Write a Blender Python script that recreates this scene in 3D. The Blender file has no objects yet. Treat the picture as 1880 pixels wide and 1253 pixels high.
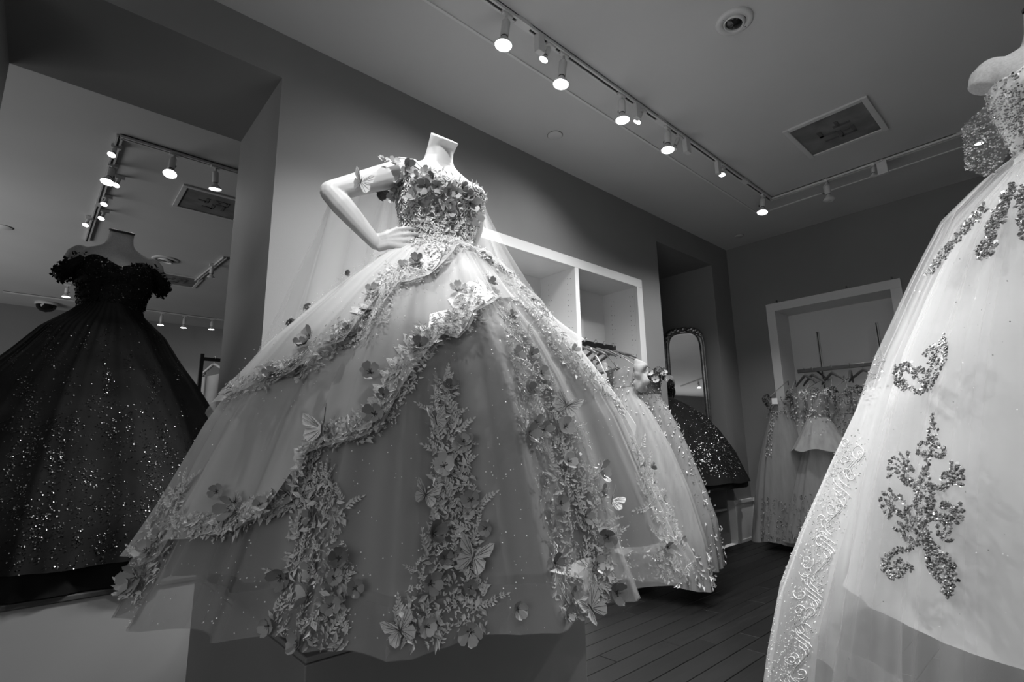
import bpy, math, random
from mathutils import Vector, Matrix
from mathutils.bvhtree import BVHTree

C = bpy.context.scene.collection
SC = bpy.context.scene
PI = math.pi
rnd = random.Random(7)
V = Vector

# ------------------------------------------------------------------ camera
CX, CY, F = 940.0, 626.5, 948.466
CAM = V((0, 0, 0.97))
def _axes(yaw, pitch, roll):
    f = V((-math.sin(yaw) * math.cos(pitch), math.cos(yaw) * math.cos(pitch), math.sin(pitch)))
    r = V((math.cos(yaw), math.sin(yaw), 0)); u = r.cross(f)
    return r * math.cos(roll) + u * math.sin(roll), u * math.cos(roll) - r * math.sin(roll), f
CR, CU, CF = _axes(math.radians(48.03915537), math.radians(11.16688643), math.radians(-0.98616472))
def ray(px, py): return (CR * ((px - CX) / F) + CU * ((CY - py) / F) + CF)
def on_plane(px, py, axis, val):
    d = ray(px, py); return CAM + d * ((val - CAM[axis]) / d[axis])
cam_d = bpy.data.cameras.new('camera'); cam_d.sensor_width = 36; cam_d.lens = F * 36 / 1880; cam_d.clip_start = 0.05
cam = bpy.data.objects.new('camera', cam_d); C.objects.link(cam)
M = Matrix((CR, CU, -CF)).transposed().to_4x4(); M.translation = CAM; cam.matrix_world = M
SC.camera = cam
SC.view_settings.view_transform = 'Standard'; SC.view_settings.look = 'None'
SC.view_settings.gamma = 1; SC.view_settings.use_curve_mapping = False
SC.view_settings.exposure = 0.17
SC.cycles.max_bounces = 8; SC.cycles.transparent_max_bounces = 16
SC.cycles.sample_clamp_indirect = 4

# ------------------------------------------------------------------ world and large lights
w = bpy.data.worlds.new('world'); SC.world = w; w.use_nodes = True
w.node_tree.nodes['Background'].inputs[0].default_value = (1, 1, 1, 1)
w.node_tree.nodes['Background'].inputs[1].default_value = 0.25
def area(name, loc, aim, sx, sy, power):
    d = bpy.data.lights.new(name, 'AREA'); d.shape = 'RECTANGLE'; d.size = sx; d.size_y = sy; d.energy = power
    o = bpy.data.objects.new(name, d); C.objects.link(o); o.location = loc
    o.rotation_euler = (V(aim) - V(loc)).to_track_quat('-Z', 'Y').to_euler(); return o
def spot(name, loc, aim, power, cone=110, blend=0.7, radius=0.03):
    d = bpy.data.lights.new(name, 'SPOT'); d.energy = power; d.spot_size = math.radians(cone); d.spot_blend = blend
    d.shadow_soft_size = radius
    o = bpy.data.objects.new(name, d); C.objects.link(o); o.location = loc
    o.rotation_euler = (V(aim) - V(loc)).to_track_quat('-Z', 'Y').to_euler(); return o
area('shop_window_light', (1.3, -3.05, 1.45), (0.9, 0.6, 3.0), 3.0, 1.6, 28)
area('annex_fill_light', (-6.5, -3.0, 1.4), (-6.5, 1.0, 3.2), 4.0, 1.4, 60)  # added fill to brighten the annex; there is no window here
P_LAMP, P_SMALL = 76.0, 32.0
# spots added without lamp bodies to light gowns, wall and annex; most off-track
spot('added_spot', (-1.587, 0.62, 2.83), (-2.435, 1.0, 1.35), 34, 62, 1.0)
spot('added_spot', (-1.45, 0.75, 2.83), (-1.5, 0.62, 1.2), 52, 75, 0.8)
spot('added_spot', (-0.55, 4.1, 2.83), (-1.0, 1.55, 1.2), 290, 46, 1.0)
spot('added_spot', (-0.30, 0.10, 2.83), (-1.45, 0.86, 1.66), 150, 44, 1.0)
spot('added_spot', (-1.0, -0.5, 2.83), (-1.6, 0.6, 1.7), 4, 90)
spot('added_spot', (0.9, 0.6, 2.83), (0.15, 1.7, 1.45), 54, 75)
spot('added_spot', (-0.2, 0.9, 2.83), (0.0, 1.8, 1.1), 14, 90)
spot('added_annex_spot', (-5.2, -1.8, 2.83), (-7.0, 1.0, 1.0), 22, 120)
spot('added_annex_spot', (-8.6, 3.2, 2.83), (-9.9, 2.0, 1.0), 22, 120)

# ------------------------------------------------------------------ materials
def nt(name):
    m = bpy.data.materials.new(name); m.use_nodes = True
    return m, m.node_tree, m.node_tree.nodes['Principled BSDF']
def pbr(name, g, rough=0.6, metal=0.0, vary=0.0, vscale=8.0, bump=0.0, bscale=200.0, sheen=0.0, spec=0.5, rand=0.0, attr=None):
    m, t, b = nt(name); N = t.nodes; L = t.links
    b.inputs['Base Color'].default_value = (g, g, g, 1); b.inputs['Roughness'].default_value = rough
    b.inputs['Metallic'].default_value = metal; b.inputs['Specular IOR Level'].default_value = spec
    if sheen: b.inputs['Sheen Weight'].default_value = sheen
    tc = N.new('ShaderNodeTexCoord')
    if vary:
        n = N.new('ShaderNodeTexNoise'); n.inputs['Scale'].default_value = vscale; n.inputs['Detail'].default_value = 6
        L.new(tc.outputs['Object'], n.inputs['Vector'])
        mr = N.new('ShaderNodeMapRange'); mr.inputs[1].default_value = 0.3; mr.inputs[2].default_value = 0.7
        mr.inputs[3].default_value = g * (1 - vary); mr.inputs[4].default_value = g * (1 + vary)
        L.new(n.outputs[0], mr.inputs[0]); L.new(mr.outputs[0], b.inputs['Base Color'])
    if rand:
        oi = N.new('ShaderNodeObjectInfo'); mr = N.new('ShaderNodeMapRange')
        mr.inputs[3].default_value = g * (1 - rand); mr.inputs[4].default_value = g * (1 + rand)
        L.new(oi.outputs['Random'], mr.inputs[0]); L.new(mr.outputs[0], b.inputs['Base Color'])
    if attr:
        a = N.new('ShaderNodeAttribute'); a.attribute_name = attr
        L.new(a.outputs['Color'], b.inputs['Base Color'])
    if bump:
        n = N.new('ShaderNodeTexNoise'); n.inputs['Scale'].default_value = bscale; n.inputs['Detail'].default_value = 3
        L.new(tc.outputs['Object'], n.inputs['Vector'])
        bp = N.new('ShaderNodeBump'); bp.inputs['Strength'].default_value = bump; bp.inputs['Distance'].default_value = 0.002
        L.new(n.outputs[0], bp.inputs['Height']); L.new(bp.outputs[0], b.inputs['Normal'])
    return m
def tulle(name, g, alpha, trans=0.35, vary=0.12, vscale=5.0, attr=False):
    """sheer cloth: threads (diffuse and translucent) with open gaps between them"""
    m = bpy.data.materials.new(name); m.use_nodes = True; t = m.node_tree; N = t.nodes; L = t.links
    N.remove(N['Principled BSDF']); out = N['Material Output']
    d = N.new('ShaderNodeBsdfDiffuse'); d.inputs[0].default_value = (g, g, g, 1)
    tr = N.new('ShaderNodeBsdfTranslucent'); tr.inputs[0].default_value = (g, g, g, 1)
    mx = N.new('ShaderNodeMixShader'); mx.inputs[0].default_value = trans
    L.new(d.outputs[0], mx.inputs[1]); L.new(tr.outputs[0], mx.inputs[2])
    tp = N.new('ShaderNodeBsdfTransparent'); m2 = N.new('ShaderNodeMixShader')
    tc = N.new('ShaderNodeTexCoord'); mp = N.new('ShaderNodeMapping'); mp.inputs['Scale'].default_value = (1, 1, 0.12)
    n = N.new('ShaderNodeTexNoise'); n.inputs['Scale'].default_value = vscale; n.inputs['Detail'].default_value = 4
    L.new(tc.outputs['Object'], mp.inputs[0]); L.new(mp.outputs[0], n.inputs['Vector'])
    mr = N.new('ShaderNodeMapRange'); mr.inputs[1].default_value = 0.3; mr.inputs[2].default_value = 0.7
    mr.inputs[3].default_value = max(0, alpha - vary); mr.inputs[4].default_value = min(1, alpha + vary)
    if attr:                                                            # gather density streaks that also paint the folds' light and shade, stored on the mesh
        a = N.new('ShaderNodeAttribute'); a.attribute_name = 'tone'; mr.inputs[1].default_value = 0.0; mr.inputs[2].default_value = 1.0; L.new(a.outputs['Fac'], mr.inputs[0])
    else: L.new(n.outputs[0], mr.inputs[0])
    L.new(mr.outputs[0], m2.inputs[0])
    L.new(tp.outputs[0], m2.inputs[1]); L.new(mx.outputs[0], m2.inputs[2]); L.new(m2.outputs[0], out.inputs[0])
    return m
def glow(name, strength):
    m = bpy.data.materials.new(name); m.use_nodes = True; t = m.node_tree; N = t.nodes
    N.remove(N['Principled BSDF']); e = N.new('ShaderNodeEmission'); e.inputs[1].default_value = strength
    t.links.new(e.outputs[0], N['Material Output'].inputs[0]); return m
def wood(name, g, scale=1.0):
    m, t, b = nt(name); N = t.nodes; L = t.links
    tc = N.new('ShaderNodeTexCoord'); mp = N.new('ShaderNodeMapping'); mp.inputs['Scale'].default_value = (14 * scale, 1.1 * scale, 8 * scale)
    oi = N.new('ShaderNodeObjectInfo'); ad = N.new('ShaderNodeVectorMath'); ad.operation = 'ADD'
    sc = N.new('ShaderNodeVectorMath'); sc.operation = 'SCALE'; sc.inputs[0].default_value = (3, 11, 5)
    L.new(oi.outputs['Random'], sc.inputs[3]); L.new(tc.outputs['Object'], ad.inputs[0]); L.new(sc.outputs[0], ad.inputs[1])
    L.new(ad.outputs[0], mp.inputs[0])
    n = N.new('ShaderNodeTexNoise'); n.inputs['Scale'].default_value = 3; n.inputs['Detail'].default_value = 8; n.inputs['Distortion'].default_value = 1.2
    L.new(mp.outputs[0], n.inputs['Vector'])
    mr = N.new('ShaderNodeMapRange'); mr.inputs[1].default_value = 0.3; mr.inputs[2].default_value = 0.7
    mr.inputs[3].default_value = g * 0.65; mr.inputs[4].default_value = g * 1.35; L.new(n.outputs[0], mr.inputs[0])
    m2 = N.new('ShaderNodeMapRange'); m2.inputs[3].default_value = 0.72; m2.inputs[4].default_value = 1.3; L.new(oi.outputs['Random'], m2.inputs[0])
    mu = N.new('ShaderNodeMath'); mu.operation = 'MULTIPLY'; L.new(mr.outputs[0], mu.inputs[0]); L.new(m2.outputs[0], mu.inputs[1])
    L.new(mu.outputs[0], b.inputs['Base Color']); b.inputs['Roughness'].default_value = 0.42; b.inputs['Specular IOR Level'].default_value = 0.28
    bp = N.new('ShaderNodeBump'); bp.inputs['Strength'].default_value = 0.15; bp.inputs['Distance'].default_value = 0.002
    L.new(n.outputs[0], bp.inputs['Height']); L.new(bp.outputs[0], b.inputs['Normal'])
    return m
MT = {}
MT['wall'] = pbr('wall_paint', 0.215, 0.75, vary=0.05, vscale=1.5, bump=0.15, bscale=300, spec=0.25)
MT['ceil'] = pbr('ceiling_paint', 0.56, 0.85, vary=0.04, vscale=1.2, spec=0.2)
MT['trim'] = pbr('white_trim_paint', 0.66, 0.45, vary=0.03, vscale=3)
MT['cab'] = pbr('white_laminate', 0.66, 0.45, vary=0.04, vscale=2)
MT['plinth'] = pbr('plinth_paint', 0.22, 0.6, vary=0.06, vscale=2.5)
MT['lowwall'] = pbr('sill_wall_lit_paint', 0.30, 0.6, vary=0.05, vscale=2)  # lighter than the wall paint; a spot's light is in the colour
MT['dark_wood_and_shade'] = wood('dark_board_and_shade', 0.05)  # dark wood whose tone also carries the shade under two gowns
MT['plank'] = wood('floor_wood', 0.007)
MT['fixture'] = pbr('white_fixture', 0.6, 0.4, vary=0.03)
MT['slot'] = pbr('dark_slot', 0.015, 0.5, vary=0.1)
MT['bulb'] = glow('lit_lamp_glass', 14)
MT['bulb_dim'] = pbr('unlit_lamp_glass', 0.7, 0.15, vary=0.03)
MT['vent'] = pbr('dusty_vent', 0.17, 0.8, vary=0.35, vscale=6)
MT['mesh'] = pbr('vent_dark', 0.11, 0.9, vary=0.3, vscale=20)
MT['skin'] = pbr('matte_mannequin', 0.46, 0.45, vary=0.02, spec=0.4)
MT['linen'] = pbr('linen_form', 0.42, 0.9, vary=0.12, vscale=180, bump=0.4, bscale=500, spec=0.2)
MT['linen_light'] = pbr('pale_linen_form', 0.5, 0.9, vary=0.12, vscale=180, bump=0.4, bscale=500, spec=0.2)
MT['black'] = pbr('black_plastic', 0.012, 0.4, vary=0.1)
MT['metal'] = pbr('brushed_metal', 0.45, 0.3, 1.0, vary=0.1)
MT['darkmetal'] = pbr('dark_metal', 0.12, 0.28, 1.0, vary=0.1)
MT['hanger'] = pbr('hanger_wood', 0.13, 0.4, vary=0.25, vscale=20)
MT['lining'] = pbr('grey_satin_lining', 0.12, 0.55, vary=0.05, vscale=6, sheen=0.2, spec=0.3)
MT['tulle'] = tulle('grey_tulle', 0.62, 0.47, vary=0.30, attr=True)
MT['overlay'] = tulle('grey_overlay_tulle', 0.68, 0.60, 0.25, 0.28, attr=True)
MT['hem'] = tulle('horsehair_hem', 0.38, 0.34, 0.25, 0.05)
MT['cape'] = tulle('cape_tulle', 0.62, 0.37, 0.4, 0.2, attr=True)
MT['lace'] = pbr('pale_lace', 0.58, 0.45, vary=0.18, vscale=60, bump=0.8, bscale=350)
MT['leaf'] = pbr('lace_leaf', 0.58, 0.45, vary=0.3, vscale=25)
MT['petal'] = pbr('organza_petal', 0.32, 0.42, rand=0.6)
MT['pistil'] = pbr('dark_flower_centre', 0.06, 0.35, vary=0.3)
MT['wing'] = pbr('butterfly_wing', 0.58, 0.4, vary=0.4, vscale=60, bump=0.5, bscale=150)
MT['glit'] = pbr('glitter', 0.95, 0.25, 0.0, vary=0.02)
MT['bodice'] = pbr('grey_lace_bodice', 0.24, 0.5, vary=0.5, vscale=70, bump=1.0, bscale=160)
MT['blacktulle'] = pbr('black_tulle', 0.009, 0.8, vary=0.35, vscale=9, spec=0.12)
MT['sequin'] = pbr('sequin', 0.5, 0.3, 1.0, attr='tone')
MT['bead'] = pbr('bead', 0.3, 0.22, 0.6, attr='tone'); MT['sparkle'] = pbr('sparkle_bead', 0.8, 0.25, 0.0, attr='tone')
MT['white'] = pbr('white_satin', 0.80, 0.6, vary=0.04, vscale=5, spec=0.3)
MT['whitetulle'] = tulle('white_tulle', 0.86, 0.25, 0.4, 0.16, attr=True)
MT['whitecape'] = tulle('white_cape_tulle', 0.82, 0.42, 0.4, 0.12, 7)
MT['whitelace'] = pbr('white_lace', 0.8, 0.35, vary=0.1, vscale=40)
MT['glass'] = pbr('mirror_glass', 0.85, 0.02, 1.0, vary=0.005)
MT['gilt'] = pbr('mirror_frame_gilt', 0.3, 0.3, 0.9, vary=0.3, vscale=40)
MT['dome'] = pbr('dark_dome', 0.01, 0.08, vary=0.1)
MT['label'] = pbr('paper_tag', 0.75, 0.6, vary=0.03)

# ------------------------------------------------------------------ mesh helpers
class MB:
    def __init__(s): s.v = []; s.f = []; s.m = []; s.tone = []; s.smooth = True
    def add(s, vs, fs, mi=0, tone=None):
        o = len(s.v); s.v.extend([tuple(p) for p in vs]); s.f.extend([tuple(i + o for i in f) for f in fs]); s.m.extend([mi] * len(fs))
        if tone is not None: s.tone.extend([tone] * len(vs))
        return o
    def box(s, a, b, mi=0):
        x0, y0, z0 = [min(p, q) for p, q in zip(a, b)]; x1, y1, z1 = [max(p, q) for p, q in zip(a, b)]
        s.add([(x0, y0, z0), (x1, y0, z0), (x1, y1, z0), (x0, y1, z0), (x0, y0, z1), (x1, y0, z1), (x1, y1, z1), (x0, y1, z1)],
              [(0, 3, 2, 1), (4, 5, 6, 7), (0, 1, 5, 4), (1, 2, 6, 5), (2, 3, 7, 6), (3, 0, 4, 7)], mi); return s
    def grid(s, fn, nu, nv, closed=False, mi=0):
        vs = [fn(i / nu, j / nv) for j in range(nv + 1) for i in range(nu if closed else nu + 1)]
        W = nu if closed else nu + 1; fs = []
        for j in range(nv):
            for i in range(nu):
                a = j * W + i; b = j * W + (i + 1) % W; fs.append((a, b, b + W, a + W))
        s.add(vs, fs, mi); return s
    def tube(s, pts, rad, n=8, cap=True, mi=0, flat=1.0):
        pts = [V(p) for p in pts]; rad = rad if isinstance(rad, (list, tuple)) else [rad] * len(pts)
        up = None; vs = []; fs = []
        for i, p in enumerate(pts):
            t = (pts[min(i + 1, len(pts) - 1)] - pts[max(i - 1, 0)]).normalized()
            if up is None: up = V((0, 0, 1)) if abs(t.z) < 0.9 else V((1, 0, 0))
            a = t.cross(up).normalized(); b = a.cross(t); up = b
            for k in range(n):
                an = 2 * PI * k / n; vs.append(p + a * (rad[i] * math.cos(an)) + b * (rad[i] * flat * math.sin(an)))
        for i in range(len(pts) - 1):
            for k in range(n):
                fs.append((i * n + k, i * n + (k + 1) % n, (i + 1) * n + (k + 1) % n, (i + 1) * n + k))
        if cap: fs.append(tuple(range(n))[::-1]); fs.append(tuple((len(pts) - 1) * n + k for k in range(n)))
        s.add(vs, fs, mi); return s
    def lathe(s, c, prof, n=24, axis=V((0, 0, 1)), mi=0, cap=True):
        """prof: (distance along the axis, radius)"""
        a = V(axis).normalized(); x = a.orthogonal().normalized(); y = a.cross(x); c = V(c)
        vs = [c + a * h + (x * math.cos(2 * PI * k / n) + y * math.sin(2 * PI * k / n)) * r for h, r in prof for k in range(n)]
        fs = [(i * n + k, i * n + (k + 1) % n, (i + 1) * n + (k + 1) % n, (i + 1) * n + k) for i in range(len(prof) - 1) for k in range(n)]
        if cap: fs.append(tuple(range(n))[::-1]); fs.append(tuple((len(prof) - 1) * n + k for k in range(n)))
        s.add(vs, fs, mi); return s
    def ball(s, c, r, n=10, sz=1.0, mi=0):
        m = n // 2 + 1
        return s.lathe(c, [(-r * sz * math.cos(PI * j / m), max(1e-4, r * math.sin(PI * j / m))) for j in range(m + 1)], n, mi=mi, cap=False)
    def bvh(s): return BVHTree.FromPolygons([V(p) for p in s.v], s.f)
def joined(*mbs):
    o = MB()
    for m in mbs: o.add(m.v, m.f)
    return o
ORG = {}
def org(o): return ORG.get(o.name, V((0, 0, 0)))
def mesh_of(name, mb, mats, off=V((0, 0, 0))):
    me = bpy.data.meshes.new(name)
    me.from_pydata([(p[0] - off[0], p[1] - off[1], p[2] - off[2]) for p in mb.v], [], mb.f)
    for m in (mats if isinstance(mats, (list, tuple)) else [mats]): me.materials.append(m)
    if any(mb.m): me.polygons.foreach_set('material_index', mb.m)
    if mb.smooth: me.polygons.foreach_set('use_smooth', [True] * len(mb.f))
    if mb.tone:
        at = me.color_attributes.new('tone', 'FLOAT_COLOR', 'POINT')
        at.data.foreach_set('color', [c for t in mb.tone for c in (t, t, t, 1.0)])
    me.update(); return me
def tag(o, label=None, cat=None, group=None, kind=None):
    if label: o['label'] = label
    if cat: o['category'] = cat
    if group: o['group'] = group
    if kind: o['kind'] = kind
    return o
def thing(name, base, label, cat, group=None):
    o = bpy.data.objects.new(name, None); C.objects.link(o); o.location = V(base); o.empty_display_size = 0.1
    ORG[o.name] = V(base); return tag(o, label, cat, group)
def new(name, mb, mats, parent=None, kind=None, bevel=0.0, flat=False, base=None):
    if flat: mb.smooth = False
    off = org(parent) if parent is not None else (V(base) if base else V((0, 0, 0)))
    o = bpy.data.objects.new(name, mesh_of(name, mb, mats, off)); C.objects.link(o)
    if parent is not None: o.parent = parent; ORG[o.name] = off
    else: o.location = off; ORG[o.name] = off
    if kind: o['kind'] = kind
    if bevel:
        b = o.modifiers.new('edge', 'BEVEL'); b.width = bevel; b.segments = 2; b.limit_method = 'ANGLE'
    return o
def put(name, me, parent, Mx):
    o = bpy.data.objects.new(name, me); C.objects.link(o); o.parent = parent
    o.matrix_basis = Matrix.Translation(-org(parent)) @ Mx; return o
def frame(p, n, t, s, roll=0.0):
    n = V(n).normalized(); t = V(t); t = (t - n * t.dot(n)).normalized(); b = n.cross(t)
    t2 = t * math.cos(roll) + b * math.sin(roll); b2 = n.cross(t2)
    m = Matrix((t2 * s, b2 * s, n * s)).transposed().to_4x4(); m.translation = p; return m
def bx(name, a, b, mats, parent=None, kind=None, bevel=0.0): return new(name, MB().box(a, b), mats, parent, kind, bevel, flat=True)
def hit(px, py, bvh):
    d = ray(px, py).normalized(); r = bvh.ray_cast(CAM, d)
    if r[0] is None: return None
    n = r[1] if r[1].dot(d) < 0 else -r[1]
    return r[0], n
def lerp(a, b, t): return a + (b - a) * t
def interp(tab, x):
    """tab sorted by x: (x, y...)"""
    if x <= tab[0][0]: return tab[0][1:]
    for p, q in zip(tab, tab[1:]):
        if x <= q[0]:
            t = (x - p[0]) / max(1e-9, q[0] - p[0]); return tuple(lerp(a, b, t) for a, b in zip(p[1:], q[1:]))
    return tab[-1][1:]
def smooth(x): x = max(0.0, min(1.0, x)); return x * x * (3 - 2 * x)
def resample(pl, step):
    out = []
    for (a, b) in zip(pl, pl[1:]):
        L = math.dist(a[:2], b[:2]); n = max(1, int(L / step))
        for k in range(n): t = k / n; out.append(tuple(lerp(p, q, t) for p, q in zip(a, b)))
    out.append(pl[-1]); return out

# ------------------------------------------------------------------ room shell
XL, XT = -2.435, -3.165          # near and far face of the thick left wall
YB = 5.395; H = 3.02
wl = MB()
for a, b in [((-3.2, -0.324), (0, H)), ((-0.324, 0.682), (2.775, H)), ((0.682, 1.77), (0, H)), ((1.77, 3.695), (2.33, H)),
             ((3.695, 3.99), (0, H)), ((3.99, 5.02), (2.765, H)), ((5.02, 5.85), (0, H))]:
    wl.box((XT, a[0], b[0]), (XL, a[1], b[1]))
wl.box((XT, 1.77, 0), (-2.80, 3.695, 2.33)); wl.box((XT, 3.99, 0), (-3.12, 5.02, 2.765))
new('wall_left', wl, MT['wall'], kind='structure', flat=True)
lw = bx('wall_low', (XT, -0.324, 0), (XL, 0.682, 0.465), MT['lowwall'], kind='structure')
bx('trim_1', (XT - 0.01, -0.324, 0.465), (XL + 0.006, 0.682, 0.485), MT['dark_wood_and_shade'], kind='structure', bevel=0.004)  # sill board kept dark to hold the shade below the black gown
wb = MB()
for (x0, x1), (z0, z1) in [((-2.435, -2.08), (0, H)), ((-2.08, -0.942), (2.318, H)), ((-0.942, -0.573), (0, H)), ((-0.573, 0.6), (2.784, H)), ((0.6, 3.0), (0, H))]:
    wb.box((x0, YB, z0), (x1, 5.85, z1))
wb.box((-2.08, 5.74, 0), (-0.942, 5.85, 2.318))
new('wall_back', wb, MT['wall'], kind='structure', flat=True)
wp = MB().box((-0.75, 5.85, 0), (-0.573, 7.4, 2.9)).box((0.6, 5.85, 0), (0.75, 7.4, 2.9)).box((-0.75, 7.4, 0), (0.75, 7.5, 2.9)).box((-0.75, 5.85, 2.784), (0.75, 7.5, 2.9))
new('wall_passage', wp, MT['wall'], kind='structure', flat=True)
bx('wall_right', (3.0, -3.2, 0), (3.15, 5.85, H), MT['wall'], kind='structure')
wf = MB().box((XL, -3.35, 0), (3.0, -3.2, 0.6)).box((XL, -3.35, 2.3), (3.0, -3.2, H)).box((XL, -3.35, 0.6), (-1.6, -3.2, 2.3)).box((2.2, -3.35, 0.6), (3.0, -3.2, 2.3))
new('wall_front', wf, MT['wall'], kind='structure', flat=True)
bx('ceiling', (-10.2, -3.35, H), (3.15, 7.5, H + 0.12), MT['ceil'], kind='structure')
# annex beyond the opening
bx('wall_far', (-10.15, -3.35, 0), (-10.0, 7.5, H), MT['wall'], kind='structure')
bx('wall_annex_near', (-10.0, -3.35, 0), (XT, -3.2, H), MT['wall'], kind='structure')
bx('wall_annex_end', (-10.0, 4.6, 0), (XT, 4.75, H), MT['wall'], kind='structure')
bx('floor_annex', (-10.0, -3.2, -0.1), (XT, 4.6, 0.44), MT['dark_wood_and_shade'], kind='structure')  # shade under the black gown is put into this floor's dark tone
# floor, laid board by board where it shows
fl = bx('floor', (XL, -3.2, -0.12), (3.0, 7.5, -0.014), MT['dark_wood_and_shade'], kind='structure')
PW = 0.105; PLK = []
for Ln in (0.7, 0.95, 1.2):
    b_ = MB(); c_ = 0.003
    b_.add([(0, 0, -0.014), (PW, 0, -0.014), (PW, Ln, -0.014), (0, Ln, -0.014), (0.0012, 0.0012, -0.002), (PW - 0.0012, 0.0012, -0.002), (PW - 0.0012, Ln - 0.0012, -0.002), (0.0012, Ln - 0.0012, -0.002),
            (c_, c_, 0), (PW - c_, c_, 0), (PW - c_, Ln - c_, 0), (c_, Ln - c_, 0)],
           [(0, 1, 5, 4), (1, 2, 6, 5), (2, 3, 7, 6), (3, 0, 4, 7), (4, 5, 9, 8), (5, 6, 10, 9), (6, 7, 11, 10), (7, 4, 8, 11), (8, 9, 10, 11)])
    b_.smooth = False; PLK.append((Ln, mesh_of('plank', b_, MT['plank'])))
r_ = random.Random(3); nx = int((0.75 + 2.43) / PW)
for i in range(nx):
    x = XL + i * PW; y = 0.55 - r_.random() * 0.7
    while y < 5.3:
        Ln, me = r_.choice(PLK)
        if y + Ln > 0.9 and y + Ln < 5.39 + 0.6: put('plank', me, fl, Matrix.Translation((x, y, 0)))
        y += Ln
far_fl = MB()
far_fl.box((0.75, -3.2, -0.014), (3.0, YB, 0)).box((XL, -3.2, -0.014), (0.745, 0.5, 0))
new('floor_boards', far_fl, MT['plank'], kind='structure', flat=True)
# white dado with a cap rail
def dado(name, a, b, n):
    m = MB(); (x0, y0), (x1, y1) = a, b; nx_, ny_ = n
    for z0, z1, d in ((0, 0.345, 0.012), (0.345, 0.36, 0.02), (0.36, 0.392, 0.03), (0, 0.03, 0.02)):
        m.box((x0, y0, z0), (x1 + nx_ * d, y1 + ny_ * d, z1))
    return new(name, m, MT['trim'], kind='structure', bevel=0.003, flat=True)
dado('baseboard_back', (-2.435, YB), (-2.08, YB), (0, -1))
dado('baseboard_left', (XL, 5.02 + 0), (XL, YB), (1, 0))
dado('baseboard_alcove', (-3.12, 5.02), (XL + 0.012, 5.02), (0, -1))
# raised seam that follows the track on the ceiling
m = MB().box((-1.797, -2.4, H - 0.007), (-1.783, 4.727, H)).box((-1.797, 4.713, H - 0.007), (2.4, 4.727, H))
new('trim_2', m, MT['trim'], kind='structure', flat=True)
def disc_cover(p, r, label, name='ceiling_cover'):
    t = thing(name, p, label, 'sprinkler cover')
    new('plate', MB().lathe(p, [(0, r), (-0.006, r), (-0.009, r * 0.92), (-0.009, 0.001)], 24), MT['ceil'], t)
    new('gap_ring', MB().lathe(p, [(-0.001, r), (-0.001, r * 1.06), (-0.003, r * 1.06), (-0.003, r)], 24, cap=False), MT['vent'], t)
p = on_plane(1019, 248, 2, H); disc_cover(p, 0.05, 'small round flush cover on the ceiling above the flowered grey gown')
p = on_plane(1357, 433, 2, H); disc_cover(p, 0.045, 'small round flush cover on the ceiling close to the room corner')
p = on_plane(8, 417, 2, H); disc_cover(p, 0.06, 'small round flush cover on the annex ceiling above the black gown')
# recessed downlight
def downlight(p, r, label):
    t = thing('recessed_downlight', p, label, 'downlight')
    tr_ = new('trim_ring', MB().lathe(p, [(0, r), (-0.006, r), (-0.012, r * 0.9), (-0.012, r * 0.62), (0.02, r * 0.56)], 40, cap=False), MT['fixture'], t)
    new('eyeball', MB().lathe(p, [(-0.005, r * 0.6), (-0.02, r * 0.56), (-0.026, r * 0.5), (-0.02, r * 0.46), (0.01, r * 0.42)], 32, axis=V((0.12, 0.2, 1)), cap=False), MT['fixture'], t)
    new('lamp_glass', MB().lathe(p, [(-0.012, r * 0.45), (-0.02, r * 0.3), (-0.023, 0.002)], 24, axis=V((0.12, 0.2, 1)), cap=False), MT['dome'], t)
    new('recess', MB().lathe(p, [(-0.001, r * 0.6), (-0.002, 0.001)], 24, cap=False), MT['slot'], t)
    for sx in (-1, 1): new('screw', MB().ball(p + V((0.3 * sx, 0.7 * sx, 0)).normalized() * r * 0.76 - V((0, 0, 0.011)), 0.003, 8), MT['slot'], tr_)
downlight(on_plane(1348, 39, 2, H), 0.088, 'round recessed eyeball downlight, unlit, alone on the main ceiling')
downlight(on_plane(304, 477, 2, H), 0.13, 'round recessed downlight on the annex ceiling beside the black gown neck')
# return air vents
def vent(x0, x1, y0, y1, label):
    c = V(((x0 + x1) / 2, (y0 + y1) / 2, H)); t = thing('return_air_vent', c, label, 'vent'); fw = 0.035
    for nm, a, b in (('frame_side', (x0, y0), (x0 + fw, y1)), ('frame_side', (x1 - fw, y0), (x1, y1)), ('frame_side', (x0 + fw, y0), (x1 - fw, y0 + fw)), ('frame_side', (x0 + fw, y1 - fw), (x1 - fw, y1))):
        bx(nm, (*a, H - 0.014), (*b, H), MT['fixture'], t, bevel=0.003)
    bx('grille', (x0 + fw, y0 + fw, H - 0.006), (x1 - fw, y1 - fw, H - 0.001), MT['vent'], t)
    r2 = random.Random(5)
    m = MB(); w_, h_ = (x1 - x0) * 0.2, (y1 - y0) * 0.2                 # the dark louvre squares of the damper behind
    for (i, j, dx, dy) in ((-1, 0, 1, 0.25), (-1, -0.6, 0.25, 0.8), (0, -0.6, 1, 0.25), (0, 0.2, 0.25, 0.9), (0.1, 0.9, 0.9, 0.22), (0.8, 0.1, 0.22, 0.9), (-0.9, 0.8, 0.8, 0.2), (0.2, -1.1, 0.22, 0.6), (0.35, 0.3, 0.4, 0.2)):
        m.box((c.x + i * w_, c.y + j * h_, H - 0.0095), (c.x + (i + dx) * w_, c.y + (j + dy) * h_, H - 0.006))
    new('damper', m, MT['mesh'], t, flat=True)
vent(-1.12, -0.626, 3.51, 4.025, 'dark square return vent in the main ceiling beside the long track')
vent(-4.99, -4.50, 0.595, 1.10, 'dark square return vent in the annex ceiling beyond the wall opening')
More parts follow.
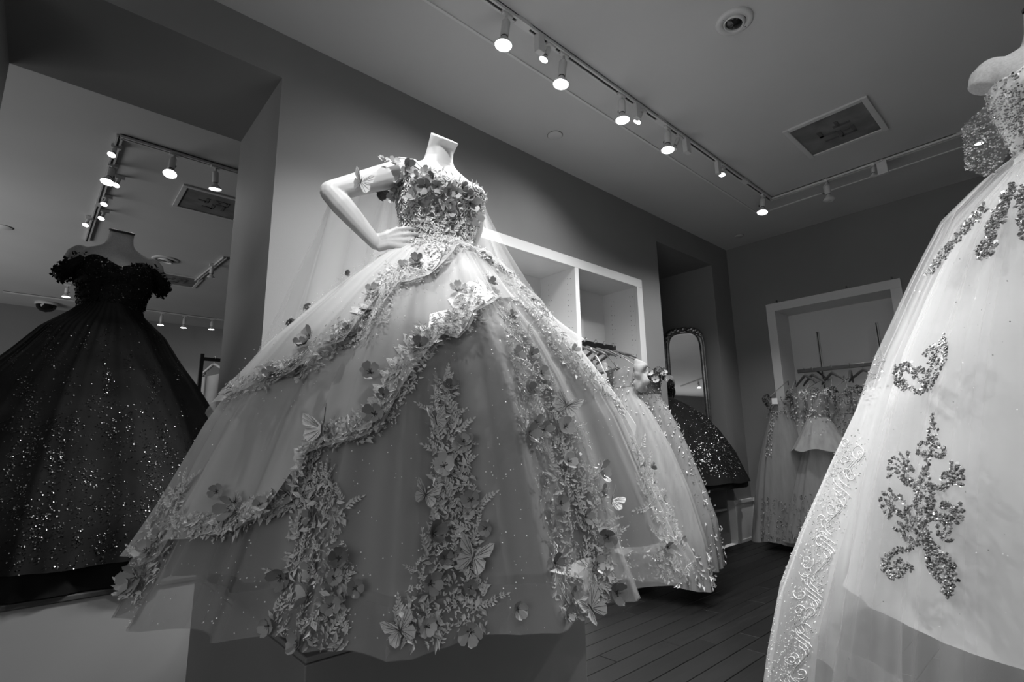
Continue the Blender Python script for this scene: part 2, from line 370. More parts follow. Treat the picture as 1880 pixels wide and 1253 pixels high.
vent(-7.55, -7.05, 0.77, 1.25, 'small looking dark vent in the annex ceiling behind the black gown sleeve')

# ------------------------------------------------------------------ track lighting
def track(name, pts, label):
    t = thing(name, V((*pts[0], H)), label, 'light track', 'ceiling light tracks')
    for (a, b) in zip(pts, pts[1:]):
        a, b = V((*a, 0)), V((*b, 0)); d = (b - a).normalized(); s = V((-d.y, d.x, 0)); L = (b - a).length
        def pr(x0, x1, z0, z1, l0=0, l1=None):
            l1 = L if l1 is None else l1
            vs = [a + d * l + s * x + V((0, 0, z)) for l in (l0, l1) for x, z in ((x0, z0), (x1, z0), (x1, z1), (x0, z1))]
            return vs, [(0, 1, 2, 3), (7, 6, 5, 4), (0, 4, 5, 1), (1, 5, 6, 2), (2, 6, 7, 3), (3, 7, 4, 0)]
        m = MB()
        for q in ((-0.018, -0.007, H - 0.022, H), (0.007, 0.018, H - 0.022, H), (-0.018, 0.018, H - 0.006, H)): m.add(*pr(*q))
        new('rail', m, MT['fixture'], t, flat=True)
        m = MB().add(*pr(-0.007, 0.007, H - 0.016, H - 0.0065)); mm = MB(); mm.add(*pr(-0.007, 0.007, H - 0.016, H - 0.0065))
        new('slot', mm, MT['slot'], t, flat=True)
        k = 1.25
        while k < L - 0.3:
            mm = MB(); mm.add(*pr(-0.02, 0.02, H - 0.0235, H - 0.001, k, k + 0.09)); new('joiner', mm, MT['fixture'], t, flat=True); k += 1.22
    return t
track('light_track', [(-1.587, -2.2), (-1.587, 4.478), (2.2, 4.478)], 'long white L-shaped light track across the main ceiling')
track('light_track', [(-4.017, 1.6), (-4.017, 0.15), (-6.4, 0.10)], 'white L-shaped light track on the annex ceiling above the black gown')
track('light_track', [(-7.15, 1.19), (-6.05, 1.255)], 'short straight track on the annex ceiling beside the dark jamb')
track('light_track', [(-9.2, -0.6), (-9.2, 3.0)], 'distant track along the annex far wall')
lamp_no = [0]
def lamp(mount, bulb, label, lit=True, small=False, power=None, name='track_lamp', yoke=True):
    """track head: adaptor, yoke, cylinder body and flared reflector lamp"""
    mount, bulb = V(mount), V(bulb); ax = (bulb - mount).normalized(); Ln = (bulb - mount).length
    R = 0.024 if small else 0.042; rb = 0.013 if small else 0.021
    g = 'lit track lamps' if lit else 'unlit track lamps'
    t = thing(name, mount, label, 'track lamp', g)
    bx('adaptor', mount + V((-0.011, -0.03, -0.016)), mount + V((0.011, 0.03, 0.012)), MT['fixture'], t, bevel=0.002)
    s = ax.orthogonal().normalized(); s = V((0, 0, 1)).cross(V((0.5, 0.85, 0))).normalized()
    top = mount + ax * 0.02
    new('stem', MB().tube([mount, mount + ax * Ln * 0.3], 0.006, 8), MT['fixture'], t)
    h0, h1 = Ln * 0.25, Ln - R * 1.1
    if h1 - h0 < 0.02: h0 = h1 - 0.03
    new('body', MB().lathe(mount + ax * h0, [(0, rb * 0.85), (0.006, rb), (h1 - h0 - 0.004, rb), (h1 - h0, rb * 0.9)], 18, axis=ax), MT['fixture'], t)
    if yoke and not small:
        q = s * (rb + 0.012); m = MB()
        m.tube([mount + ax * 0.015, mount + q + ax * 0.03, mount + q + ax * (h0 + 0.05)], 0.0045, 6, flat=1.0); new('yoke', m, MT['fixture'], t)
        new('knob', MB().lathe(mount + q * 1.0 + ax * (h0 + 0.045), [(0, 0.009), (0.012, 0.009)], 10, axis=s), MT['darkmetal'], t)
    new('collar', MB().lathe(mount + ax * (h1 - 0.001), [(0, rb * 0.8), (0.005, rb * 0.8)], 16, axis=ax), MT['slot'], t)
    new('reflector', MB().lathe(mount + ax * (h1 + 0.003), [(0, rb * 0.7), (R * 0.35, rb * 0.95), (R * 0.75, R * 0.86), (R * 1.05, R), (R * 1.12, R * 0.97)], 24, axis=ax, cap=False), MT['fixture'], t)
    new('lamp_glass', MB().lathe(mount + ax * (h1 + 0.003 + R * 1.04), [(0, R * 0.95), (R * 0.1, R * 0.6), (R * 0.13, 0.001)], 24, axis=ax, cap=False), MT['bulb'] if lit else MT['bulb_dim'], t)
    if lit: spot('track_spot', bulb + ax * 0.05, bulb + ax, power or (P_SMALL if small else P_LAMP), 130, 0.9, R * 0.9)
    return t
track('light_track', [(1.15, -2.0), (1.15, 3.9)], 'light track seen only in the arched mirror')
X1 = -1.587; ZT = H - 0.018
lamp((X1, 1.432, ZT), (X1 - 0.01, 1.414, 2.826), 'large lit lamp nearest on the long track, above the grey gown shoulder')
lamp((X1, 1.835, ZT), (X1 - 0.012, 1.815, 2.818), 'second large lit lamp along the long track from the near end')
lamp((X1, 2.338, ZT), (X1, 2.335, 2.832), 'third large lit lamp along the long track from the near end')
lamp((X1, 2.84, ZT), (X1, 2.822, 2.830), 'fourth large lit lamp along the long track, before the empty box')
lamp((X1, 4.325, ZT), (X1 - 0.01, 4.291, 2.838), 'last lit lamp of the long track, beside its corner')
lamp((X1, 1.735, ZT), (X1 - 0.03, 1.709, 2.92), 'small lit lamp beside the first driver box of the long track', small=True)
lamp((X1, 2.56, ZT), (X1 - 0.03, 2.539, 2.926), 'small lit lamp beside the second driver box of the long track', small=True)
lamp((X1, 3.60, ZT), (X1, 3.578, 2.924), 'small lit lamp on the long track with a printed tag', small=True)
lamp((X1, 2.99, ZT), (X1 - 0.035, 2.965, 2.91), 'small unlit lamp beside the third driver box of the long track', lit=False, small=True)
lamp((-1.152, 4.478, ZT), (-1.152, 4.478, 2.84), 'unlit bell lamp on the back leg of the long track', lit=False)
lamp((-0.83, 4.478, ZT), (-0.84, 4.478, 2.915), 'small unlit lamp beside the driver box on the back leg', lit=False, small=True)
lamp((-0.235, 4.478, ZT), (-0.235, 4.478, 2.90), 'lit lamp on the back leg, half behind the white gown bodice', small=True)
for k, y in enumerate((-1.2, -0.4, 0.5, 1.0, 2.0)): lamp((1.15, y, ZT), (1.15, y + 0.01, 2.83), ('lit lamp seen low in the arched mirror', 'lit lamp seen second lowest in the arched mirror', 'lit lamp seen halfway up the arched mirror', 'lit lamp seen near the crest of the arched mirror', 'lit lamp over the aisle, outside the mirror view')[k], power=10)
def driver(a, b, label):
    t = thing('driver_box', V(a), label, 'driver box', 'driver boxes on the tracks')
    x, y, z = a; dx, dy = b
    bx('case', (x - dx, y - dy, z - 0.10), (x + dx, y + dy, z), MT['fixture'], t, bevel=0.003)
    bx('side_slot', (x - dx - 0.001, y - dy * 0.55, z - 0.085), (x - dx, y - dy * 0.1, z - 0.015), MT['slot'], t)
    bx('track_foot', (x - 0.012, y - 0.02, z), (x + 0.012, y + 0.02, z + 0.012), MT['fixture'], t)
driver((X1 + 0.005, 1.645, H - 0.02), (0.016, 0.022), 'narrow white driver box between the two nearest lamps')
driver((X1 + 0.005, 2.482, H - 0.02), (0.016, 0.022), 'narrow white driver box between the third and fourth lamps')
driver((X1 + 0.005, 3.068, H - 0.02), (0.016, 0.028), 'narrow white driver box after the fourth lamp')
driver((X1 + 0.005, 3.51, H - 0.02), (0.014, 0.022), 'slim driver box with a dark printed strip on the long track')
driver((-0.775, 4.47, H - 0.02), (0.032, 0.016), 'wide driver box on the back leg of the long track')
def up(p, dz=0.19, dx=0.0, dy=0.0): return (p[0] + dx, p[1] + dy, ZT)
b = on_plane(312, 319, 0, -3.95); lamp((-4.017, on_plane(322, 276, 2, H)[1], ZT), b, 'tilted lit lamp on the annex track beyond the opening', power=7)
b = on_plane(395, 347, 0, -4.04); lamp((-4.017, on_plane(397, 300, 2, H)[1], ZT), b, 'upright lit lamp on the annex track next to the dark jamb', power=7)
for (q, lab, sm) in (((205, 284), 'small lit lamp nearest the corner of the annex track', True), ((197, 334), 'large lit lamp on the annex track leg above the black gown', False), ((213, 340), 'small glaring lamp tucked beside the large annex lamp', True),
                     ((191, 375), 'small lit lamp halfway down the annex track leg', True), ((186, 401), 'sideways small lamp low on the annex track leg', True), ((157, 413), 'small lit lamp at the far end of the annex track leg', True)):
    z = 2.92 if sm else 2.85; b = on_plane(*q, 2, z); lamp((b.x - 0.03, b.y + 0.02, ZT), b, lab, small=sm, power=3)
b = on_plane(387, 510, 2, 2.86); lamp((b.x + 0.02, b.y, ZT), b, 'bell shaped unlit lamp on the short annex track', lit=False)
for q, lab in (((295, 597), 'distant bell lamp near the far wall, first beside the black skirt'), ((337, 602), 'distant bell lamp near the far wall, middle one of three'), ((388, 605), 'distant bell lamp near the far wall, next to the jamb')):
    b = on_plane(*q, 0, -9.2); lamp((b.x, b.y, ZT), b, lab, power=14)
b = on_plane(121, 545, 0, -8.3); lamp((b.x, b.y, ZT), b, 'small distant lamp beside the black gown sleeve and dome camera', power=3)
p = on_plane(86, 556, 2, H)
t = thing('dome_camera', p, 'dark security dome camera on the annex ceiling', 'camera')
new('base', MB().lathe(p, [(0, 0.13), (-0.03, 0.13), (-0.04, 0.12)], 24), MT['fixture'], t)
new('dome', MB().lathe(p + V((0, 0, -0.04)), [(0, 0.115), (-0.04, 0.105), (-0.08, 0.07), (-0.1, 0.002)], 24, cap=False), MT['dome'], t)

# ------------------------------------------------------------------ wardrobe cabinets let into the walls
def peg_holes(name, pts, n, parent):
    m = MB()
    for p in pts: m.lathe(V(p) + V(n) * 0.0006, [(0, 0.0035), (0.0004, 0.0034)], 6, axis=n)
    o = new(name, m, MT['slot'], parent, kind='stuff', flat=True); return o
cab = thing('wardrobe_cabinet', (XL, 2.73, 0), 'wide white open wardrobe with two bays behind the flowered grey gown', 'wardrobe')
xf, xb = XL + 0.012, -2.79
bx('top_rail', (XL - 0.02, 1.77, 2.256), (xf, 3.695, 2.33), MT['cab'], cab, bevel=0.002)
bx('stile', (XL - 0.02, 3.615, 0.0), (xf, 3.695, 2.256), MT['cab'], cab, bevel=0.002)
bx('stile', (XL - 0.02, 1.77, 0.0), (xf, 1.85, 2.256), MT['cab'], cab, bevel=0.002)
bx('divider', (xb, 2.823, 0.0), (xf, 2.867, 2.256), MT['cab'], cab, bevel=0.002)
bx('side_panel', (xb, 3.615, 0), (XL - 0.02, 3.645, 2.27), MT['cab'], cab)
bx('side_panel', (xb, 1.82, 0), (XL - 0.02, 1.85, 2.27), MT['cab'], cab)
bx('top_panel', (xb, 1.85, 2.256), (XL - 0.02, 3.615, 2.285), MT['cab'], cab)
bx('back_panel', (xb - 0.01, 1.85, 0), (xb + 0.004, 2.823, 2.256), MT['cab'], cab)
bx('back_panel', (xb - 0.01, 2.867, 0), (xb + 0.004, 3.615, 2.256), MT['cab'], cab)
bx('bottom_panel', (xb, 1.85, 0.0), (XL - 0.02, 3.615, 0.08), MT['cab'], cab)
for yy, n in ((3.615, (0, -1, 0)), (2.823, (0, -1, 0))):
    peg_holes('peg_holes', [(x, yy, z) for x in (-2.50, -2.70) for k in range(22) for z in (1.30 + k * 0.042,)] + [(x + 0.03, yy, 1.42 + k * 0.126) for x in (-2.50, -2.70) for k in range(7)], n, cab)
for y in (3.10,):
    m = MB().box((xb + 0.004, y - 0.014, 0.5), (xb + 0.016, y + 0.014, 1.88)); ws = new('wall_standard', m, MT['metal'], cab, flat=True)
    m = MB().box((xb + 0.016, y - 0.004, 0.5), (xb + 0.017, y + 0.004, 1.88)); new('standard_slot', m, MT['slot'], ws, flat=True)
RX = -2.56
rail = thing('hanging_rail', (RX, 3.2, 1.72), 'dark flat hanging rail with bright studs inside the bay beyond the divider', 'rail')
rb_ = bx('bar', (RX - 0.01, 2.872, 1.70), (RX + 0.01, 3.45, 1.745), MT['darkmetal'], rail, bevel=0.003)
bx('bracket', (xb + 0.01, 3.085, 1.705), (RX - 0.01, 3.115, 1.735), MT['darkmetal'], rail)
for k in range(5): new('stud', MB().ball(V((RX + 0.012, 2.93 + k * 0.12, 1.735)), 0.007, 8), MT['metal'], rb_)

cb = thing('wardrobe_cabinet', (-1.5, YB, 0), 'narrow white framed wardrobe niche in the far wall with gowns inside', 'wardrobe')
yf, yk = YB - 0.014, 5.73
bx('top_rail', (-2.08, yf, 2.235), (-0.942, YB + 0.02, 2.318), MT['cab'], cb, bevel=0.002)
bx('stile', (-2.08, yf, 0), (-1.997, YB + 0.02, 2.235), MT['cab'], cb, bevel=0.002)
bx('stile', (-1.025, yf, 0), (-0.942, YB + 0.02, 2.235), MT['cab'], cb, bevel=0.002)
bx('side_panel', (-2.03, YB + 0.02, 0), (-1.997, yk, 2.26), MT['cab'], cb)
bx('side_panel', (-1.025, YB + 0.02, 0), (-0.99, yk, 2.26), MT['cab'], cb)
bx('top_panel', (-1.997, YB + 0.02, 2.235), (-1.025, yk, 2.26), MT['cab'], cb)
bx('back_panel', (-1.997, yk - 0.008, 0), (-1.025, yk + 0.008, 2.235), MT['cab'], cb)
bx('bottom_panel', (-1.997, YB + 0.02, 0), (-1.025, yk, 0.08), MT['cab'], cb)
for q in ((1500, 615), (1608, 597)):
    x = on_plane(*q, 1, 5.70).x
    ws = bx('wall_standard', (x - 0.013, yk - 0.02, 0.5), (x + 0.013, yk - 0.008, 2.02), MT['metal'], cb)
    bx('standard_slot', (x - 0.004, yk - 0.0215, 0.5), (x + 0.004, yk - 0.02, 2.02), MT['slot'], ws)
for x in (-1.97, -1.35, -1.0): bx('clip', (x - 0.006, yf - 0.004, 2.318), (x + 0.006, yf + 0.02, 2.342), MT['darkmetal'], cb)
RY = 5.40
rail2 = thing('hanging_rail', (-1.5, RY, 1.6), 'slim dark hanging rail in the narrow wardrobe niche of the far wall', 'rail')
bx('bar', (-1.86, RY - 0.008, 1.585), (-1.03, RY + 0.008, 1.622), MT['darkmetal'], rail2, bevel=0.003)
for x in (-1.70, -1.16): 
    m = MB().tube([(x, yk - 0.02, 1.53), (x, RY, 1.60)], 0.009, 6); new('bracket', m, MT['darkmetal'], rail2)

# ------------------------------------------------------------------ alcove: mirror and low shelf unit
MN = V((0.5, -0.866, 0)); MTAN = V((0.866, 0.5, 0))                       # the mirror stands turned towards the room
ML = on_plane(1216, 600, 1, 4.68); ML.z = 0; _d = ray(1291, 600)
MW = (_d.x * ML.y - _d.y * ML.x) / (_d.y * MTAN.x - _d.x * MTAN.y)
mw = MW / 2; mc = 0.0; MC = ML + MTAN * mw; mz0, mz1 = 0.60, 2.10
mir = thing('arched_mirror', (MC.x, MC.y, mz0), 'tall arched mirror with a carved crest leaning in the alcove', 'mirror')
def arch(ins, n=24):
    w_ = mw - ins; rr = 0.24
    pts = [(mc - w_, mz0 + ins)]
    zt = mz1 - ins
    for k in range(n + 1):
        a = PI - PI * k / n; cx_ = math.cos(a); sx_ = math.sin(a)
        pts.append((mc + w_ * math.copysign(abs(cx_) ** 0.6, cx_), zt - rr + rr * abs(sx_) ** 0.6 * 1.0))
    pts.append((mc + w_, mz0 + ins)); return pts
def lean(x, z, d=0.0): return MC + MTAN * x + MN * (d - 0.07 * (z - mz0) / (mz1 - mz0)) + V((0, 0, z))
A = arch(0.028); m = MB(); m.add([lean(x, z, 0.008) for x, z in A], [tuple(range(len(A)))]); m.smooth = False
new('mirror_glass', m, MT['glass'], mir)
m = MB(); B = arch(0.03); pts = [lean(x, z, 0.012) for x, z in B]; m.tube(pts + [pts[0]], 0.022, 10, cap=False); mfr = new('frame', m, MT['gilt'], mir)
m = MB(); B = arch(0.008); pts = [lean(x, z, 0.022) for x, z in B]; m.tube(pts + [pts[0]], 0.009, 8, cap=False); new('frame_bead', m, MT['gilt'], mir)
m = MB(); B = arch(0.02); m.add([lean(x, z, -0.02) for x, z in B], [tuple(range(len(B)))]); m.smooth = False; new('backing', m, MT['black'], mir)
r_ = random.Random(2); crest = [lean(x, z, 0.03) for x, z in arch(0.02)[4:22]]
for i, p in enumerate(crest):
    s_ = 0.016 + 0.016 * math.sin(PI * i / (len(crest) - 1))
    m = MB().ball(p + V((0, 0, 0.012 * (i % 2))), s_, 8, 0.8)
    for k in (-1, 1): m.tube([p, p + MTAN * (k * s_ * 1.1) + V((0, 0, s_ * 0.9)), p + MTAN * (k * s_ * 1.5) + V((0, 0, s_ * 0.2)), p + MTAN * (k * s_ * 1.0) - V((0, 0, 0.2 * s_))], [s_ * 0.45, s_ * 0.35, s_ * 0.3, s_ * 0.1], 6)
    new('carving', m, MT['gilt'], mfr)
sh = thing('shelf_unit', (-2.8, 4.55, 0), 'low pale open shelf unit under the short dark gown in the alcove', 'shelf')
sx, sy0, sy1, st = -2.49, 4.05, 5.00, 0.52
bx('side_panel', (-3.09, sy0, 0), (sx, sy0 + 0.02, st), MT['plinth'], sh, bevel=0.001); bx('side_panel', (-3.09, sy1 - 0.02, 0), (sx, sy1, st), MT['plinth'], sh, bevel=0.001)
bx('top_panel', (-3.09, sy0 + 0.02, st - 0.02), (sx, sy1 - 0.02, st), MT['plinth'], sh); bx('bottom_panel', (-3.09, sy0 + 0.02, 0.0), (sx, sy1 - 0.02, 0.10), MT['plinth'], sh)
bx('shelf', (-3.08, sy0 + 0.02, 0.30), (sx - 0.006, sy1 - 0.02, 0.318), MT['cab'], sh); bx('back_panel', (-3.09, sy0 + 0.02, 0.10), (-3.08, sy1 - 0.02, st - 0.02), MT['plinth'], sh)

# ------------------------------------------------------------------ plinths
def plinth(name, a, b, mat, label):
    t = thing(name, ((a[0] + b[0]) / 2, (a[1] + b[1]) / 2, 0), label, 'plinth')
    bx('body', (a[0], a[1], 0.012), (b[0], b[1], a[2] - 0.014), mat, t, bevel=0.003)
    bx('top_panel', (a[0], a[1], a[2] - 0.012), (b[0], b[1], a[2]), mat, t, bevel=0.003)
    bx('foot', (a[0] + 0.03, a[1] + 0.03, 0), (b[0] - 0.03, b[1] - 0.03, 0.012), MT['black'], t)
PZ = 0.565
plinth('display_plinth', (-2.08, 0.433, PZ), (-1.10, 1.262, PZ), MT['plinth'], 'pale painted box plinth under the hem of the flowered grey gown')
plinth('display_plinth', (-0.28, 1.55, PZ), (0.42, 2.23, PZ), MT['dark_wood_and_shade'], 'box plinth darkened for hem shade, hidden under the white beaded gown')  # shade below the white hem is put into the plinth's colour

# ------------------------------------------------------------------ dress forms
# z (above the floor), forward shift, half depth, half width
TORSO = [(1.30, 0.0, 0.11, 0.15), (1.50, 0.0, 0.125, 0.165), (1.60, 0.005, 0.11, 0.14), (1.68, 0.01, 0.088, 0.113), (1.74, 0.012, 0.097, 0.126), (1.80, 0.018, 0.115, 0.143), (1.845, 0.024, 0.125, 0.150),
         (1.88, 0.018, 0.112, 0.152), (1.915, 0.006, 0.090, 0.155), (1.945, -0.004, 0.072, 0.148), (1.965, -0.008, 0.062, 0.118), (1.978, -0.008, 0.058, 0.088), (1.992, -0.004, 0.054, 0.066), (2.010, 0.002, 0.051, 0.055), (2.04, 0.012, 0.050, 0.050)]
class Form:
    def __init__(s, x, y, facing, dz=0.0, waist=(0, 0)): s.x, s.y, s.a, s.dz = x, y, facing, dz; s.f = V((math.cos(facing), math.sin(facing), 0)); s.s = V((-math.sin(facing), math.cos(facing), 0))
    def P(s, f, sd, z): return V((s.x, s.y, z + s.dz)) + s.f * f + s.s * sd
    def ring(s, th, z, off=0.0):
        """th = 0 is the front; z before dz"""
        fx, rd, rw = interp(TORSO, z); c, q = math.cos(th), math.sin(th)
        bust = 0.0
        if 1.76 < z < 1.92:
            for sg in (-1, 1): bust += 0.028 * math.exp(-((th - sg * 0.52) / 0.36) ** 2) * math.exp(-((z - 1.835) / 0.042) ** 2)
        return s.P(fx + (rd + off + bust) * c, (rw + off + bust * 0.4) * q, z)
    def body(s, neck_top=2.075, caps=True, fwd=0.026, slope=0.018):
        m = MB(); zs = [t[0] for t in TORSO]
        vs = []; n = 40; zz = [1.30 + (2.04 - 1.30) * k / 46 for k in range(47)]
        for z in zz:
            for k in range(n):
                th = 2 * PI * k / n; th = th if th <= PI else th - 2 * PI; vs.append(s.ring(th, z))
        for k in range(n):
            th = 2 * PI * k / n; c, q = math.cos(th), math.sin(th); vs.append(s.P(fwd + 0.051 * c, 0.051 * q, neck_top - slope * c))
        N_ = len(zz) + 1
        fs = [(j * n + i, j * n + (i + 1) % n, (j + 1) * n + (i + 1) % n, (j + 1) * n + i) for j in range(N_ - 1) for i in range(n)]
        fs += [tuple(range(n))[::-1], tuple((N_ - 1) * n + k for k in range(n))]
        m.add(vs, fs)
        for sg in (-1, 1):
            m.ball(s.P(-0.006, sg * 0.140, 1.918), 0.047, 14, 1.05)
            if caps: m.tube([s.P(-0.006, sg * 0.13, 1.925), s.P(-0.008, sg * 0.163, 1.908), s.P(-0.01, sg * 0.176, 1.885)], [0.042, 0.040, 0.028], 12)
        return m
    def stand(s, t, base_z, mat):
        b = V((s.x, s.y, base_z))
        new('stand_pole', MB().tube([b, V((s.x, s.y, 1.34 + s.dz))], 0.016, 12), mat, t)
        new('stand_base', MB().lathe(b, [(0, 0.16), (0.008, 0.16), (0.014, 0.15), (0.016, 0.03)], 28), mat, t)
def melt(o, voxel, it=3):
    r = o.modifiers.new('skin', 'REMESH'); r.mode = 'VOXEL'; r.voxel_size = voxel; r.use_smooth_shade = True
    s_ = o.modifiers.new('soft', 'SMOOTH'); s_.factor = 0.5; s_.iterations = it

FM = Form(-1.492, 0.985, math.radians(-4))
man = thing('mannequin', (FM.x, FM.y, PZ), 'headless pale matte mannequin with hand on hip on the box plinth', 'mannequin', 'shop mannequins')
mb = FM.body(2.082, False, 0.048, 0.040)
SHO = V((-1.498, 0.842, 1.918)); ELB = CAM + ray(606, 352) * 1.635; WRI = CAM + ray(690, 447) * 1.665; TIP = CAM + ray(770, 434) * 1.725
def chain(m, ps, rs, n=14):
    m.tube(ps, rs, n)
    for p, r in zip(ps, rs): m.ball(p, r * 0.99, 12)
chain(mb, [SHO, SHO.lerp(ELB, 0.3), SHO.lerp(ELB, 0.7), ELB], [0.046, 0.043, 0.037, 0.033])
chain(mb, [ELB, ELB.lerp(WRI, 0.25), ELB.lerp(WRI, 0.6), WRI], [0.033, 0.036, 0.030, 0.0215])
a_ = (TIP - WRI).normalized(); dn = V((0, 0, -1)); dn = (dn - a_ * dn.dot(a_)).normalized(); nn = a_.cross(dn)
if nn.dot(V((0.84, -0.54, 0))) < 0: nn = -nn                         # nn points to the back of the hand
for k in range(4):                                                      # palm bones then fingers, index on top
    o = (k - 1.5); kn = WRI + a_ * (0.082 - 0.004 * abs(o)) + dn * o * 0.0195 + nn * 0.010
    mb.tube([WRI + dn * o * 0.009, WRI.lerp(kn, 0.5) + nn * 0.006, kn], [0.016, 0.0155, 0.012], 10); mb.ball(kn, 0.0122, 10)
    L_ = (0.070, 0.080, 0.074, 0.058)[k]; p0 = kn; d1 = (a_ * 0.97 - nn * 0.16 + dn * o * 0.04).normalized(); p1 = p0 + d1 * L_ * 0.45
    d2 = (a_ * 0.88 - nn * 0.46 + dn * o * 0.02).normalized(); p2 = p1 + d2 * L_ * 0.32; d3 = (a_ * 0.78 - nn * 0.62).normalized(); p3 = p2 + d3 * L_ * 0.26
    mb.tube([p0, p1, p2, p3], [0.0098, 0.0088, 0.0078, 0.0056], 10)
    for p, r in ((p1, 0.0088), (p2, 0.0078), (p3, 0.0056)): mb.ball(p, r, 8)
tb = WRI + a_ * 0.022 - dn * 0.014
mb.tube([tb, tb + a_ * 0.03 - dn * 0.022 - nn * 0.016, tb + a_ * 0.052 - dn * 0.026 - nn * 0.036, tb + a_ * 0.07 - dn * 0.02 - nn * 0.052], [0.014, 0.0115, 0.0095, 0.006], 10)
ARM_Q = FM.s * 1.0
chain(mb, [FM.P(-0.005, 0.14, 1.918), FM.P(-0.022, 0.180, 1.88), FM.P(-0.05, 0.19, 1.80), FM.P(-0.07, 0.185, 1.74)], [0.045, 0.042, 0.038, 0.03])
body = new('body', mb, MT['skin'], man); melt(body, 0.0032, 4)
FM.stand(man, PZ, MT['metal'])
BODY = mb.bvh()

def bust_form(F_, base_z, mat, name, label, cap_mat, neck=2.06):
    t = thing(name, (F_.x, F_.y, base_z), label, 'mannequin', 'shop mannequins')
    o = new('body', F_.body(neck_top=neck), mat, t); melt(o, 0.005, 5)
    m = MB(); n = 32; vs = []
    for h, r in ((0.000, 0.0525), (0.007, 0.0535), (0.011, 0.051), (0.012, 0.002)):
        for k in range(n):
            th = 2 * PI * k / n; c, q = math.cos(th), math.sin(th); vs.append(F_.P(0.026 + r * c, r * q, neck - 0.018 * c * r / 0.051 + h))
    m.add(vs, [(j * n + i, j * n + (i + 1) % n, (j + 1) * n + (i + 1) % n, (j + 1) * n + i) for j in range(3) for i in range(n)])
    new('neck_cap', m, cap_mat, t); F_.stand(t, base_z, MT['metal']); return t
FB = Form(-3.10, 0.175, math.radians(2), -0.035)
bust_form(FB, 0.485, MT['linen'], 'dress_form', 'headless linen dress form wearing the black sequin gown in the opening', MT['black'])
FW = Form(0.075, 1.90, math.radians(-53), 0.012)
bust_form(FW, PZ, MT['linen_light'], 'dress_form', 'headless linen dress form wearing the white beaded gown', MT['black'], 2.085)
FD = Form(-2.86, 4.50, math.radians(-30), -0.35)
bust_form(FD, 0.52, MT['linen'], 'dress_form', 'dress form inside the short dark gown in the alcove', MT['black'], 2.0)

# ------------------------------------------------------------------ flat cloth ornaments shared by the gowns
def petal_flower(seed, open_=0.0, npet=5):
    r = random.Random(seed); m = MB()
    for k in range(npet):
        a0 = 2 * PI * k / npet + r.uniform(-0.12, 0.12); cup = 0.72 + r.uniform(-0.16, 0.2) - open_; L = 1.0 + r.uniform(-0.1, 0.1); vs = []
        for (q, wd) in ((0.10, 0.07), (0.42, 0.36), (0.78, 0.47), (0.97, 0.24)):
            for s_ in (-1, 0, 1):
                z = cup * q ** 1.5 + (0.07 if s_ else 0.0) * q + r.uniform(-0.03, 0.03); x, y = q * L, s_ * wd
                vs.append((x * math.cos(a0) - y * math.sin(a0), x * math.sin(a0) + y * math.cos(a0), z + 0.02 * k))
        m.add(vs, [(i * 3 + j, i * 3 + j + 1, i * 3 + j + 4, i * 3 + j + 3) for i in range(3) for j in range(2)])
    m.ball((0, 0, 0.10), 0.13, 8, 0.8, mi=1)
    for k in range(7):
        a = 2 * PI * k / 7 + r.random(); m.tube([(0.05 * math.cos(a), 0.05 * math.sin(a), 0.12), (0.34 * math.cos(a), 0.34 * math.sin(a), 0.3)], [0.022, 0.03], 4, mi=1)
    return mesh_of('flower', m, [MT['petal'], MT['pistil']])
FLOWERS = [petal_flower(s, o, n) for s, o, n in ((1, 0, 5), (2, 0.2, 5), (3, -0.15, 5), (4, 0.1, 6), (5, -0.3, 5))]
def butterfly_mesh(fold):
    m = MB(); cf, sf = math.cos(fold), math.sin(fold)
    for sg in (-1, 1):
        for out in ([(0.04, -0.02), (0.45, 0.02), (0.92, 0.22), (1.0, 0.62), (0.98, 0.92), (0.70, 0.88), (0.32, 0.55), (0.04, 0.2)],
                    [(0.04, 0.0), (0.45, 0.06), (0.80, -0.02), (0.85, -0.42), (0.62, -0.76), (0.36, -0.72), (0.14, -0.42), (0.03, -0.14)]):
            cx_ = sum(p[0] for p in out) / 8; cy_ = sum(p[1] for p in out) / 8; vs = [(sg * p[0] * cf, p[1], p[0] * sf + 0.05) for p in out] + [(sg * cx_ * cf, cy_, cx_ * sf + 0.01)]
            m.add(vs, [(i, (i + 1) % 8, 8) if sg > 0 else ((i + 1) % 8, i, 8) for i in range(8)])
            for q in (2, 3, 4, 5): p = out[q]; m.tube([(sg * 0.04, 0.02, 0.05), (sg * p[0] * 0.96 * cf, p[1] * 0.96, p[0] * sf + 0.055)], [0.018, 0.008], 3, mi=1)
    m.tube([(0, -0.35, 0.05), (0, -0.05, 0.08), (0, 0.2, 0.09), (0, 0.3, 0.08)], [0.025, 0.05, 0.055, 0.03], 6, mi=1)
    for sg in (-1, 1): m.tube([(0, 0.28, 0.09), (sg * 0.14, 0.55, 0.14)], [0.012, 0.008], 3, mi=1)
    m.smooth = False; return mesh_of('butterfly', m, [MT['wing'], MT['pistil']])
BUTTERFLIES = [butterfly_mesh(f) for f in (0.25, 0.5, 0.75)]
def add_leaf(m, p, n, t, L, W, cup, mi=0, tone=None):
    b = n.cross(t); q = p + t * (L * 0.45)
    m.add([p, q + b * W + n * cup, q - b * W + n * cup, p + t * L + n * (cup * 0.5), p + t * (L * 0.5) + n * (cup * 0.2)], [(0, 4, 2), (2, 4, 3), (3, 4, 1), (1, 4, 0)], mi, tone)
